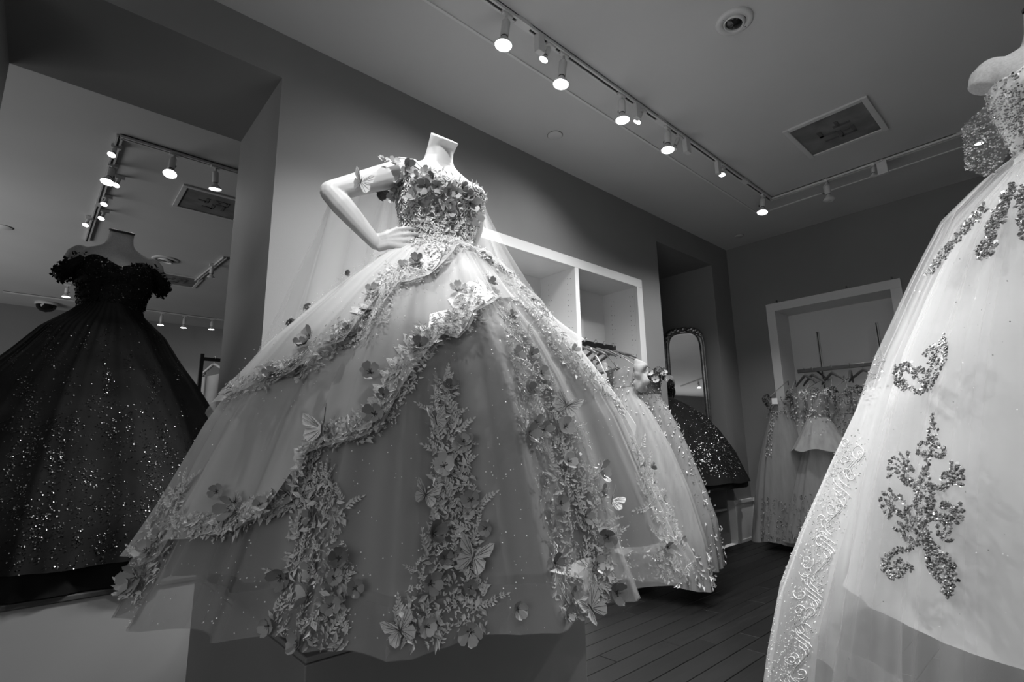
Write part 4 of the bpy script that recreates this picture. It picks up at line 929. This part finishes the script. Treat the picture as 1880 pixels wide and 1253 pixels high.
def curl(cx_, cy_, r0, r1, a0, a1, n=22): return [(cx_ + lerp(r0, r1, i / n) * math.cos(math.radians(lerp(a0, a1, i / n))), cy_ + lerp(r0, r1, i / n) * math.sin(math.radians(lerp(a0, a1, i / n)))) for i in range(n + 1)]
def motif(name, strokes, bvh):
    m = MB()
    for pl, hw, n in strokes: stroke(m, pl, hw, n, bvh)
    new(name, m, MT['bead'], wg, kind='stuff', flat=True)
def fan(cx_, cy_, r0, r1, a0, a1, n):
    out = []
    for k in range(n):
        a = math.radians(lerp(a0, a1, k / (n - 1))); out.append(([(cx_ + r0 * math.cos(a), cy_ + r0 * math.sin(a)), (cx_ + lerp(r0, r1, 0.5) * math.cos(a + 0.12), cy_ + lerp(r0, r1, 0.5) * math.sin(a + 0.12)), (cx_ + r1 * math.cos(a), cy_ + r1 * math.sin(a))], 0.8, 16)); out.append(([(cx_ + r1 * math.cos(a), cy_ + r1 * math.sin(a)), (cx_ + (r1 + 2) * math.cos(a), cy_ + (r1 + 2) * math.sin(a))], 1.8, 8))
    return out
big = [([(1716, 760), (1714, 775)], 1.5, 24), ([(1714, 772), (1706, 800), (1712, 815), (1722, 800), (1714, 775)], 1.8, 70), ([(1712, 800), (1711, 830)], 3, 40),
       (curl(1697, 828, 14, 6, -60, -330), 2, 70), (curl(1726, 832, 14, 6, 240, 520), 2, 70), ([(1712, 830), (1704, 850), (1700, 870)], 3, 60),
       ([(1700, 866), (1688, 890), (1684, 930), (1690, 958), (1698, 966), (1708, 950), (1716, 920), (1712, 890), (1702, 868)], 2.4, 240), (curl(1672, 868, 16, 5, 60, 330), 2.4, 110), (curl(1738, 880, 16, 5, 120, -170), 2.4, 110),
       ([(1686, 895), (1668, 890), (1655, 878)], 2.4, 60), ([(1714, 895), (1732, 900), (1744, 890)], 2.4, 60), (curl(1655, 925, 20, 6, 20, 330), 2.4, 130), (curl(1738, 935, 18, 6, 160, -170), 2.4, 120), ([(1690, 955), (1668, 950), (1645, 940), (1636, 925)], 2.6, 90), ([(1706, 955), (1724, 952), (1740, 962), (1746, 950)], 2.6, 80),
       (curl(1672, 985, 15, 5, -20, -320), 2.2, 100), ([(1694, 962), (1692, 985), (1686, 1000), (1668, 1010), (1648, 1012), (1634, 1024), (1630, 1044), (1640, 1060), (1654, 1058), (1668, 1040), (1678, 1048)], 2.8, 300), (curl(1655, 1036, 14, 5, 0, 300), 2.2, 90),
       ([(1698, 966), (1702, 990), (1716, 1012), (1738, 1030), (1746, 1052), (1748, 1078), (1742, 1088)], 4.5, 330), ([(1704, 1000), (1706, 1030), (1712, 1052), (1728, 1066), (1742, 1072)], 2.6, 150), (curl(1722, 1040, 12, 4, 40, 330), 2.2, 80), ([(1738, 1084), (1742, 1090)], 3, 50), ([(1642, 1058), (1638, 1062)], 3, 40)]
for k in range(70): x, y = 1690 + rr.random() * 22, 880 + rr.random() * 76; big.append(([(x, y), (x + 1.5, y + 1.5)], 0.8, 2))
big += fan(1666, 866, 12, 32, 165, 275, 6) + fan(1744, 878, 10, 26, -80, 30, 5) + fan(1650, 925, 14, 30, 120, 240, 6) + fan(1742, 940, 12, 26, -30, 80, 5) + fan(1668, 982, 10, 24, 200, 300, 4) + fan(1724, 992, 8, 24, -90, 0, 4) + fan(1640, 1035, 10, 18, 110, 230, 5) + fan(1736, 1050, 8, 18, -30, 60, 3)
motif('beaded_motif', big, WOB)
motif('beaded_motif', [(curl(1668, 690, 25, 18, 100, 350), 2.6, 170), (curl(1668, 690, 15, 9, 100, 330), 2.0, 80), ([(1645, 697), (1668, 712), (1690, 722), (1704, 714)], 3, 110), (curl(1692, 688, 14, 7, 40, 330), 2.2, 80), ([(1702, 715), (1706, 690), (1712, 668), (1722, 648), (1736, 622)], 2.6, 150), ([(1712, 712), (1720, 690), (1734, 670), (1738, 640), (1736, 624)], 2.6, 140), (curl(1716, 662, 9, 4, 0, 330), 2, 60), ([(1700, 655), (1706, 640), (1716, 640)], 2.4, 50)], WOB)
leafs = []
for k in range(13): x0, y0 = 1862 - k * 4.2, 345 + k * 10; leafs += [(curl(x0 + rr.uniform(-8, 8), y0, 9, 3, rr.uniform(0, 360), rr.uniform(400, 640)), 1.8, 46), (curl(x0 - 10 + rr.uniform(-6, 6), y0 + 6, 7, 3, rr.uniform(0, 360), rr.uniform(400, 640)), 1.8, 34)]
motif('beaded_motif', leafs + [([(1812, 462), (1809, 472)], 2.5, 30)], WBB)
leafs = []
for k in range(9): x0, y0 = 1806 - k * 12, 384 + k * 14; leafs += [(curl(x0, y0, 9, 3, rr.uniform(0, 360), rr.uniform(400, 640)), 1.8, 46), ([(x0, y0), (x0 - 10, y0 + 12)], 2, 20)]
motif('beaded_motif', leafs, WBB)
leafs = [(curl(1876, 350 + k * 14, 8, 3, rr.uniform(0, 360), rr.uniform(400, 640)), 1.8, 40) for k in range(7)]
motif('beaded_motif', leafs, WBB)
m = MB()                                                                # bodice beading
for _ in range(2600):
    th = rr.uniform(-PI, PI); z = 1.68 + (neckline(th, 1.85, 1.875, 1.905) - 1.68) * rr.random()
    if 1.70 < z < 1.775 and rr.random() < 0.75: continue
    p = FW.ring(th, z, 0.015); n_ = (FW.ring(th, z, 0.04) - p).normalized()
    if rr.random() < 0.5: octa(m, p, rr.uniform(0.0016, 0.0032), tone_bead(rr))
    else: disc(m, p, n_ + rvec(rr) * 0.6, rr.uniform(0.002, 0.004), tone_bead(rr), 6)
new('bodice_beads', m, MT['bead'], wg, kind='stuff', flat=True)
def sleeve_fn(u, v):
    a = lerp(-1.0, 2.3, u); return FW.P(0.085 * math.cos(a) - 0.01, -(0.165 + 0.045 * math.sin(a)) - 0.012 * v, lerp(1.825, 1.66 + 0.03 * math.cos(3 * a), v) - 0.02 * math.sin(a))
sl = MB().grid(sleeve_fn, 24, 12); new('sleeve', sl, MT['whitetulle'], wg); m = MB()
for _ in range(1100):
    u, v = rr.random(), rr.random(); p = V(sleeve_fn(u, v)); octa(m, p + rvec(rr) * 0.003, rr.uniform(0.0016, 0.0032), tone_bead(rr))
new('sleeve_beads', m, MT['bead'], wg, kind='stuff', flat=True)
m = MB(); m.tube([FW.ring(-1.35, z, 0.016 + 0.002 * k) for k, z in enumerate((1.70, 1.73, 1.77, 1.80, 1.83))], [0.004, 0.005, 0.006, 0.005, 0.004], 6, flat=0.4); new('ribbon', m, MT['white'], wg)
# scroll embroidery and beads on the train
m = MB(); mb2 = MB()
spine = resample([(1582, 815), (1552, 880), (1534, 950), (1506, 1050), (1486, 1140), (1462, 1250)], 15)
for k, (x0, y0) in enumerate(spine):
    for q in range(1 + k % 2):
        ox = rr.uniform(-30, 28); a0 = rr.uniform(0, 360); r0 = rr.uniform(7, 17); sp_ = rr.choice((-1, 1)) * rr.uniform(260, 420)
        pts = [hit(x, y, TRB) for x, y in curl(x0 + ox, y0 + rr.uniform(-6, 6), r0, 3, a0, a0 + sp_, 18) + []]; pts = [h[0] + h[1] * 0.003 for h in pts if h]
        if len(pts) > 5 and max((a - b).length for a, b in zip(pts, pts[1:])) < 0.05: m.tube(pts, rr.uniform(0.0009, 0.0017), 4)
    pts = [hit(x, y, TRB) for x, y in [(x0 + 12 * math.sin(k * 1.1 + j * 0.5) - 8 + j * 1.0, y0 + j * 5) for j in range(8)]]; pts = [h[0] + h[1] * 0.003 for h in pts if h]
    if len(pts) > 5: m.tube(pts, 0.0012, 4)
new('scroll_embroidery', m, MT['whitelace'], wg, kind='stuff')
stroke(mb2, [(1575, 820), (1545, 880), (1520, 960), (1490, 1060), (1470, 1150), (1445, 1245)], 17, 1500, TRB, 0.0012, 0.0026, lambda r: r.uniform(0.4, 0.95)); stroke(mb2, [(1560, 815), (1500, 920), (1455, 1020), (1425, 1120), (1410, 1250)], 3, 260, TRB, 0.0012, 0.0022, lambda r: r.uniform(0.5, 0.95))
new('train_beads', mb2, MT['sparkle'], wg, kind='stuff', flat=True)  # pale non-metal beads with the sparkle put into their colour
m = MB(); stroke(m, [(1612, 650), (1600, 690), (1592, 740)], 10, 220, WOB, 0.0012, 0.0024, lambda r: r.uniform(0.4, 0.9))
for _ in range(700):
    th = math.radians(rr.uniform(150, 330)); z = rr.uniform(0.6, 1.6); disc(m, SWO.P(th, z, 0.003), V((math.cos(th), math.sin(th), 0.3)) + rvec(rr) * 0.7, rr.uniform(0.0008, 0.0016), 0.95, 4)
new('glitter', m, MT['bead'], wg, kind='stuff', flat=True)

# ================================================================== short dark gown in the alcove
rr = random.Random(41)
def clamp_alc(p):
    p = V((max(p.x, -3.10), min(max(p.y, 4.0), 4.98) if p.x < XL + 0.02 else p.y, p.z)); k = (p - MC).dot(MN)
    return V((*(p + MN * (0.05 - k)).xy, p.z)) if k < 0.05 and p.x < XL + 0.1 else p
dg = thing('ball_gown', (-2.85, 4.5, 0.52), 'dark ball gown with sequinned panels in front of the arched mirror', 'gown', 'ball gowns')
SD = Skirt((-2.85, 4.50), (-2.85, 4.50), [(0.60, 0.745), (0.72, 0.70), (0.855, 0.65), (1.057, 0.528), (1.20, 0.41), (1.30, 0.27), (1.36, 0.165), (1.38, 0.13)], [(11, 0.5), (18, 0.4), (29, 0.2)], 0.03, 17, clamp_alc, 0.015)
sd = SD.mesh(240, 40); new('skirt', sd, MT['blacktulle'], dg); new('petticoat', SD.mesh(200, 6, off=-0.02, z_lo=lambda th: 0.555, z_hi=0.75), MT['blacktulle'], dg)
db = bodice_mesh(FD, 0.012, 1.85, 1.87, 1.91); new('bodice', db, MT['blacktulle'], dg); SDB = joined(sd, db).bvh(); m = MB()
def spray(m, pl, hw, n, bvh, lo=0.0025, hi=0.0055, tone=lambda r: 0.85 if r.random() < 0.25 else r.uniform(0.06, 0.35)):
    q = resample(pl, 3)
    for _ in range(n):
        a = rr.choice(q); w_ = a[2] if len(a) > 2 else hw; h = hit(a[0] + rr.gauss(0, w_), a[1] + rr.gauss(0, w_), bvh)
        if h: disc(m, h[0] + h[1] * 0.004, h[1] + rvec(rr) * 0.6, rr.uniform(lo, hi), tone(rr), 6)
spray(m, [(1272, 738, 5), (1295, 765, 7), (1315, 800, 11), (1335, 830, 14), (1345, 850, 14)], 8, 900, SDB); spray(m, [(1285, 812, 8), (1295, 840, 10), (1300, 858, 9)], 8, 260, SDB); spray(m, [(1310, 862), (1345, 862), (1362, 850)], 7, 260, SDB); spray(m, [(1240, 735), (1290, 800)], 14, 110, SDB); spray(m, [(1229, 685), (1231, 715), (1240, 728)], 4, 90, SDB)
new('sequins', m, MT['sequin'], dg, kind='stuff', flat=True)

# ================================================================== gowns on hangers
def coat_hanger(p, d, label, group, half=0.21, mat='hanger'):
    """p: top of the hook (on the rail); d: direction of the arms"""
    p = V(p); d = V(d).normalized(); t = thing('coat_hanger', p, label, 'hanger', group); m = MB(); q = d.cross(V((0, 0, 1)))
    hk = [p + q * 0 + d * (0.016 * math.sin(a)) + V((0, 0, 0.016 * math.cos(a) - 0.014)) for a in (-1.9, -1.0, 0, 1.0, 1.9, 2.7)] + [p + V((0, 0, -0.05)), p + V((0, 0, -0.085))]
    m.tube(hk, 0.0028, 6); new('hook', m, MT['metal'], t)
    m = MB(); c = p + V((0, 0, -0.085)); arm = [(-1.0, -0.075), (-0.8, -0.05), (-0.45, -0.022), (-0.15, 0.004), (0.0, 0.012), (0.15, 0.004), (0.45, -0.022), (0.8, -0.05), (1.0, -0.075)]
    m.tube([c + d * (half * a) + V((0, 0, z)) for a, z in arm], [0.007, 0.010, 0.012, 0.013, 0.014, 0.013, 0.012, 0.010, 0.007], 8); new('shoulder_bar', m, MT[mat], t)
    return c
def hung_gown(label, group, c, d, prof, top_mat, skirt_mat, seed, clamp=None, straps=True, hang=None, orn=None, folds=9, amp=0.02, name='hanging_gown', ruffle=None):
    """prof: (z, half along d, half across) from the hem up to the bodice top; the waist is the narrowest ring"""
    d = V(d).normalized(); e = V((-d.y, d.x, 0)); c = V((*c, 0)); r = random.Random(seed); ph = [(folds, r.random() * 6, 0.5), (folds * 2 + 1, r.random() * 6, 0.35), (5, r.random() * 6, 0.4)]
    wz = min(prof[len(prof) // 2:], key=lambda t_: t_[1])[0]; z0, z1 = prof[0][0], prof[-1][0]
    t = thing(name, (c.x, c.y, z0), label, 'gown', group)
    def P(th, z, off=0.0):
        a, b = interp(prof, z)[:2]; q = max(0.0, (wz - z) / (wz - z0)); f = sum(k * math.sin(n * th + p) for n, p, k in ph) * amp * q ** 0.7
        p = c + d * ((a + off + f) * math.cos(th)) + e * ((b + off + f * 0.6) * math.sin(th)) + V((0, 0, z)); return clamp(p) if clamp else p
    sk = MB().grid(lambda u, v: P(2 * PI * u, lerp(wz + 0.01, z0 + 0.012 * math.sin(10 * PI * u), v)), 120, 24, True); new('skirt', sk, MT[skirt_mat], t)
    bd = MB().grid(lambda u, v: P(2 * PI * u, lerp(z1 - 0.03 * abs(math.sin(2 * PI * u)) * (1 if straps else 0), wz - 0.01, v), 0.004), 48, 10, True); new('bodice', bd, MT[top_mat], t)
    if straps and hang is not None:
        for sg in (-1, 1):
            m = MB(); top = hang + d * (sg * 0.15) + V((0, 0, -0.028)); m.tube([P(PI if sg < 0 else 0, z1 - 0.01), (P(PI if sg < 0 else 0, z1) + top) / 2 + e * 0.01, top, top + e * 0.012 - V((0, 0, 0.04))], 0.006, 6, flat=0.5); new('strap', m, MT[top_mat], t)
        if ruffle:
            rq = random.Random(seed + 7)
            for sg in (-1, 1):
                m = MB(); q = P(PI if sg < 0 else 0, z1 - 0.015, 0.0)
                for _ in range(90):
                    v = rvec(rq); o = q + V((v.x * 0.035, v.y * 0.035, v.z * 0.05)); u_ = rvec(rq); u_ = (u_ - v * u_.dot(v)).normalized(); L = rq.uniform(0.012, 0.028); add_leaf(m, o, v, u_, L, L * 0.32, L * 0.3)
                new('shoulder_ruffle', m, MT[ruffle], t, kind='stuff', flat=True)
    return t, P, wz, z0, z1, sk, bd
def gems(t, P, zs, ths, n, mat, seed, lo=0.003, hi=0.006, tone=tone_seq, name='sequins', off=0.008):
    r = random.Random(seed); m = MB()
    for _ in range(n):
        th, z = r.uniform(*ths), lerp(zs[0], zs[1], r.random()); p = P(th, z, off); n_ = (P(th, z, off + 0.02) - p)
        if n_.length < 1e-6: n_ = V((0, 0, 1))
        disc(m, p, n_.normalized() + rvec(r) * 0.6, r.uniform(lo, hi), tone(r), 6)
    new(name, m, MT[mat], t, kind='stuff', flat=True)
def lace_on(t, P, zs, ths, n, mat, seed, lo=0.012, hi=0.03, name='lace_applique', dens=None):
    r = random.Random(seed); m = MB()
    for _ in range(n):
        q = r.random(); th, z = r.uniform(*ths), lerp(zs[0], zs[1], q ** 1.5 if dens else q); p = P(th, z, 0.008); n_ = (P(th, z, 0.03) - p)
        if n_.length < 1e-6: continue
        n_ = n_.normalized(); u_ = rvec(r); u_ = (u_ - n_ * u_.dot(n_)).normalized(); u_ = (u_ + n_ * r.uniform(0, 0.6)).normalized(); n2 = (n_ - u_ * n_.dot(u_)).normalized(); L = r.uniform(lo, hi); add_leaf(m, p, n2, u_, L, L * 0.26, L * 0.25)
    new(name, m, MT[mat], t, kind='stuff', flat=True)
MT['pale'] = pbr('pale_gown_fabric', 0.42, 0.6, vary=0.1, vscale=8, sheen=0.1); MT['mid'] = pbr('mid_grey_gown_fabric', 0.22, 0.6, vary=0.3, vscale=12)
MT['darkfab'] = pbr('dark_gown_fabric', 0.05, 0.55, vary=0.5, vscale=20); MT['paletulle'] = tulle('pale_gown_tulle', 0.42, 0.86, 0.3, 0.12, 22); MT['midtulle'] = tulle('grey_gown_tulle', 0.34, 0.8, 0.3, 0.12, 22)
def clamp_bay(p): return V((max(p.x, -2.765), min(max(p.y, 2.885), 3.60) if p.x < XL + 0.03 else p.y, p.z))
DX = V((1, -0.08, 0)); G1 = 'gowns hanging in the wide wardrobe'; GH = 'hangers on the wide wardrobe rail'
TOE = [0.0, PI * 2]
for i, (y, lab) in enumerate(((2.965, 'wooden hanger nearest the divider of the wide wardrobe'), (3.075, 'second wooden hanger from the divider on the wide wardrobe rail'), (3.20, 'third wooden hanger on the wide wardrobe rail, above the fluffy sleeved gown'), (3.31, 'fourth wooden hanger from the divider on the wide wardrobe rail'), (3.42, 'wooden hanger at the free end of the rail, its arm poking past the stile'))):
    hc = coat_hanger((RX, y, 1.765), DX if i < 4 else (1, -0.25, 0), lab, GH, 0.2 if i < 4 else 0.27); cx_ = RX + 0.13
    if i == 0:
        t, P, wz, z0, z1, _, _ = hung_gown('pale lace gown with thin straps hanging nearest the wardrobe divider', G1, (cx_, y - 0.01), DX, [(0.25, 0.34, 0.10), (0.8, 0.26, 0.08), (1.20, 0.13, 0.06), (1.28, 0.115, 0.055), (1.45, 0.15, 0.06)], 'lace', 'pale', 51, clamp_bay, True, hc); lace_on(t, P, (1.1, 1.44), TOE, 260, 'lace', 1)
    if i == 1:
        t, P, wz, z0, z1, _, _ = hung_gown('dark sequinned gown hanging second from the wardrobe divider', G1, (cx_, y), DX, [(0.25, 0.36, 0.10), (0.8, 0.27, 0.08), (1.18, 0.14, 0.06), (1.26, 0.125, 0.055), (1.50, 0.17, 0.06)], 'darkfab', 'darkfab', 52, clamp_bay, True, hc); gems(t, P, (1.0, 1.5), TOE, 700, 'sequin', 2, tone=tone_bead); lace_on(t, P, (0.7, 1.5), TOE, 240, 'darkfab', 3)
    if i == 2:
        t, P, wz, z0, z1, _, _ = hung_gown('pale full skirted gown with fluffy sleeves spilling out of the wide wardrobe', G1, (-2.28, y - 0.09), DX, [(0.10, 0.60, 0.20), (0.35, 0.585, 0.19), (0.65, 0.50, 0.16), (0.93, 0.38, 0.13), (1.17, 0.24, 0.10), (1.30, 0.135, 0.07), (1.36, 0.125, 0.065), (1.50, 0.16, 0.07)], 'mid', 'paletulle', 53, clamp_bay, True, hc, folds=13, amp=0.03)
        new('lining_skirt', MB().grid(lambda u, v: P(2 * PI * u, lerp(wz, z0 + 0.05, v), -0.02), 100, 20, True), MT['mid'], t)
        rq = random.Random(4)
        for sg in (-1, 1):
            m = MB(); c0 = P(0 if sg > 0 else PI, z1, 0.02) + V((0, 0, -0.05))
            for _ in range(30): m.ball(c0 + rvec(rq) * rq.uniform(0.0, 0.05) + V((0, 0, rq.uniform(-0.12, 0.06))), rq.uniform(0.022, 0.036), 8)
            melt(new('fluffy_sleeve', m, MT['paletulle'], t), 0.008, 12)
        lace_on(t, P, (1.15, 1.5), TOE, 260, 'lace', 5, 0.010, 0.022); lace_on(t, P, (0.12, 0.34), (-1.4, 1.0), 260, 'leaf', 6, 0.02, 0.04, dens=True); gems(t, P, (0.2, 1.2), (-1.5, 1.2), 160, 'bead', 7, 0.002, 0.004, lambda r: 0.9)
    if i == 3:
        t, P, wz, z0, z1, _, _ = hung_gown('grey floral gown with a dark beaded bodice hanging beside the wardrobe stile', G1, (-2.26, y + 0.06), DX, [(0.16, 0.53, 0.20), (0.45, 0.51, 0.18), (0.66, 0.44, 0.15), (0.92, 0.34, 0.12), (1.16, 0.22, 0.10), (1.26, 0.15, 0.075), (1.32, 0.14, 0.07), (1.47, 0.155, 0.075)], 'darkfab', 'midtulle', 54, clamp_bay, True, hc, ruffle='darkfab', folds=11, amp=0.025)
        new('lining_skirt', MB().grid(lambda u, v: P(2 * PI * u, lerp(wz, z0 + 0.05, v), -0.02), 100, 20, True), MT['mid'], t)
        gems(t, P, (1.24, 1.47), TOE, 420, 'bead', 8, tone=tone_bead); lace_on(t, P, (0.2, 1.25), (-1.4, 1.6), 420, 'leaf', 9, 0.014, 0.03); gems(t, P, (0.2, 1.2), (-1.3, 1.5), 300, 'bead', 10, 0.0016, 0.003, lambda r: r.uniform(0.1, 0.6))
        rq = random.Random(6)
        for k in range(9): th = rq.uniform(-1, 1); p = P(th, 1.44 + rq.uniform(-0.03, 0.04), 0.01); put('flower', FLOWERS[k % 5], t, frame(p, V((math.cos(th), math.sin(th) - 0.4, 0.2)), V((0, 0, 1)), 0.03, rq.random() * 6))
# five gowns in the niche of the far wall
def clamp_niche(p): return V((min(max(p.x, -1.985), -1.035) if p.y > YB - 0.03 else p.x, min(p.y, 5.70), p.z))
G2 = 'gowns hanging in the narrow niche'; GH2 = 'hangers on the narrow niche rail'; DY = V((0.35, -1, 0))
HG = [(-1.80, 'wooden hanger at the niche stile end of the far rail'), (-1.735, 'second wooden hanger along the far rail, nearly touching the first'), (-1.57, 'wooden hanger alone mid rail above the tiered gown in the niche'), (-1.42, 'wooden hanger turned edge on along the far rail'), (-1.32, 'wooden hanger closest to the white gown on the far rail')]
HC = [coat_hanger((x, RY, 1.63), (0.75, -0.66, 0) if i in (0, 1, 2) else ((0.2, -1, 0) if i == 3 else (0.8, -0.5, 0)), lab, GH2, 0.17) for i, (x, lab) in enumerate(HG)]
D5 = V((0.93, 0.36, 0))
t, P, wz, z0, z1, _, _ = hung_gown('grey gown with a beaded slanting line hanging first in the niche', G2, (-1.95, 5.10), D5, [(0.06, 0.34, 0.16), (0.5, 0.27, 0.15), (0.75, 0.22, 0.13), (1.0, 0.15, 0.10), (1.15, 0.10, 0.07), (1.22, 0.085, 0.06), (1.34, 0.10, 0.06)], 'mid', 'midtulle', 61, clamp_niche, True, HC[0], ruffle='darkfab', folds=9, amp=0.02)
new('lining_skirt', MB().grid(lambda u, v: P(2 * PI * u, lerp(wz, z0 + 0.05, v), -0.015), 80, 20, True), MT['mid'], t); gems(t, P, (0.8, 1.3), (-2.6, -2.1), 200, 'bead', 11, 0.004, 0.007, lambda r: r.uniform(0.4, 0.95)); lace_on(t, P, (1.15, 1.34), TOE, 180, 'mid', 12); lace_on(t, P, (0.1, 0.45), (-2.6, -0.3), 420, 'mid', 13, 0.012, 0.028, dens=True)
bx('price_tag', P(-1.9, 1.30, 0.02) + V((-0.02, -0.012, -0.02)), P(-1.9, 1.30, 0.02) + V((0.03, -0.01, 0.035)), MT['label'], t)
t, P, wz, z0, z1, _, _ = hung_gown('pale gown with lace bodice squeezed second in the niche', G2, (-1.76, 5.17), D5, [(0.10, 0.24, 0.12), (0.6, 0.17, 0.10), (0.95, 0.12, 0.08), (1.10, 0.085, 0.06), (1.16, 0.08, 0.055), (1.38, 0.10, 0.06)], 'mid', 'paletulle', 62, clamp_niche, True, HC[1], ruffle='mid', folds=9)
new('lining_skirt', MB().grid(lambda u, v: P(2 * PI * u, lerp(wz, z0 + 0.05, v), -0.015), 80, 20, True), MT['mid'], t); lace_on(t, P, (1.05, 1.38), TOE, 220, 'leaf', 14)
t, P, wz, z0, z1, _, _ = hung_gown('grey gown with a flared short tier over its long skirt in the niche', G2, (-1.62, 5.05), D5, [(0.10, 0.36, 0.18), (0.4, 0.29, 0.17), (0.7, 0.20, 0.14), (0.9, 0.13, 0.11), (1.10, 0.085, 0.07), (1.18, 0.075, 0.06), (1.36, 0.095, 0.06)], 'mid', 'midtulle', 63, clamp_niche, True, HC[2], ruffle='leaf', folds=9)
new('lining_skirt', MB().grid(lambda u, v: P(2 * PI * u, lerp(wz, z0 + 0.04, v), -0.015), 80, 20, True), MT['pale'], t); lace_on(t, P, (1.08, 1.36), TOE, 260, 'leaf', 15)
new('tier', MB().grid(lambda u, v: P(2 * PI * u, lerp(1.14, 0.865 + 0.012 * math.sin(12 * PI * u), v), 0.006 + 0.085 * v + 0.012 * v * math.sin(18 * PI * u)), 120, 14, True), MT['paletulle'], t)
gems(t, P, (0.9, 1.2), TOE, 240, 'bead', 16, 0.002, 0.004, lambda r: 0.9, off=0.06); lace_on(t, P, (0.12, 0.5), (-2.9, 0.2), 520, 'mid', 17, 0.012, 0.028, dens=True)
t, P, wz, z0, z1, _, _ = hung_gown('dark bodiced gown hanging fourth in the niche', G2, (-1.41, 5.14), D5, [(0.10, 0.26, 0.13), (0.7, 0.18, 0.11), (1.0, 0.11, 0.08), (1.12, 0.08, 0.06), (1.18, 0.075, 0.055), (1.37, 0.095, 0.06)], 'mid', 'midtulle', 64, clamp_niche, True, HC[3], ruffle='darkfab', folds=9)
lace_on(t, P, (1.0, 1.37), TOE, 240, 'mid', 18); gems(t, P, (0.9, 1.37), TOE, 200, 'bead', 19, 0.002, 0.005, tone_bead)
t, P, wz, z0, z1, _, _ = hung_gown('pale beaded gown hanging last in the niche behind the white train', G2, (-1.28, 5.14), D5, [(0.10, 0.26, 0.13), (0.7, 0.18, 0.11), (1.0, 0.12, 0.08), (1.12, 0.085, 0.06), (1.18, 0.08, 0.055), (1.36, 0.10, 0.06)], 'mid', 'paletulle', 65, clamp_niche, True, HC[4], ruffle='mid', folds=9)
lace_on(t, P, (1.0, 1.36), TOE, 220, 'leaf', 20); gems(t, P, (0.9, 1.36), TOE, 160, 'bead', 21, 0.002, 0.005, lambda r: r.uniform(0.3, 0.95))
# clothes rack with a few gowns far back in the annex
q0, q1 = on_plane(371, 656, 0, -5.2), on_plane(396, 661, 0, -5.2); zr = q0.z; yr0, yr1 = q0.y, 2.1
rk = thing('clothes_rack', (-5.2, 1.5, 0.44), 'dark metal clothes rack in the annex beside the black skirt', 'clothes rack')
for y in (yr0, yr1):
    bx('post', (-5.215, y - 0.015, 0.47), (-5.185, y + 0.015, zr + 0.03), MT['black'], rk, bevel=0.003); bx('foot', (-5.45, y - 0.02, 0.44), (-4.95, y + 0.02, 0.47), MT['black'], rk, bevel=0.003)
bx('cross_bar', (-5.212, yr0, zr - 0.03), (-5.188, yr1, zr), MT['black'], rk, bevel=0.003)
G3 = 'gowns on the annex rack'; DR = V((1, 0.3, 0))
for k, (y, mt_, lab) in enumerate(((yr0 + 0.10, 'pale', 'pale gown nearest the post of the annex rack'), (yr0 + 0.24, 'paletulle', 'second pale gown on the annex rack'), (yr0 + 0.40, 'mid', 'third gown on the annex rack, mostly behind the dark jamb'))):
    hc = coat_hanger((-5.2, y, zr + 0.018), DR, ('wooden hanger nearest the post of the annex rack', 'second wooden hanger on the annex rack', 'third wooden hanger on the annex rack')[k], 'hangers on the annex rack', 0.2, 'cab')
    hung_gown(lab, G3, (-5.2, y), DR, [(0.55, 0.34, 0.08), (0.95, 0.24, 0.07), (zr - 0.45, 0.12, 0.05), (zr - 0.38, 0.115, 0.05), (zr - 0.14, 0.17, 0.05)], mt_, mt_, 70 + k, None, True, hc)
# dark ball shaped sprinkler and vent are part of the ceilings above; small tag hanging from the jamb is left to the wall
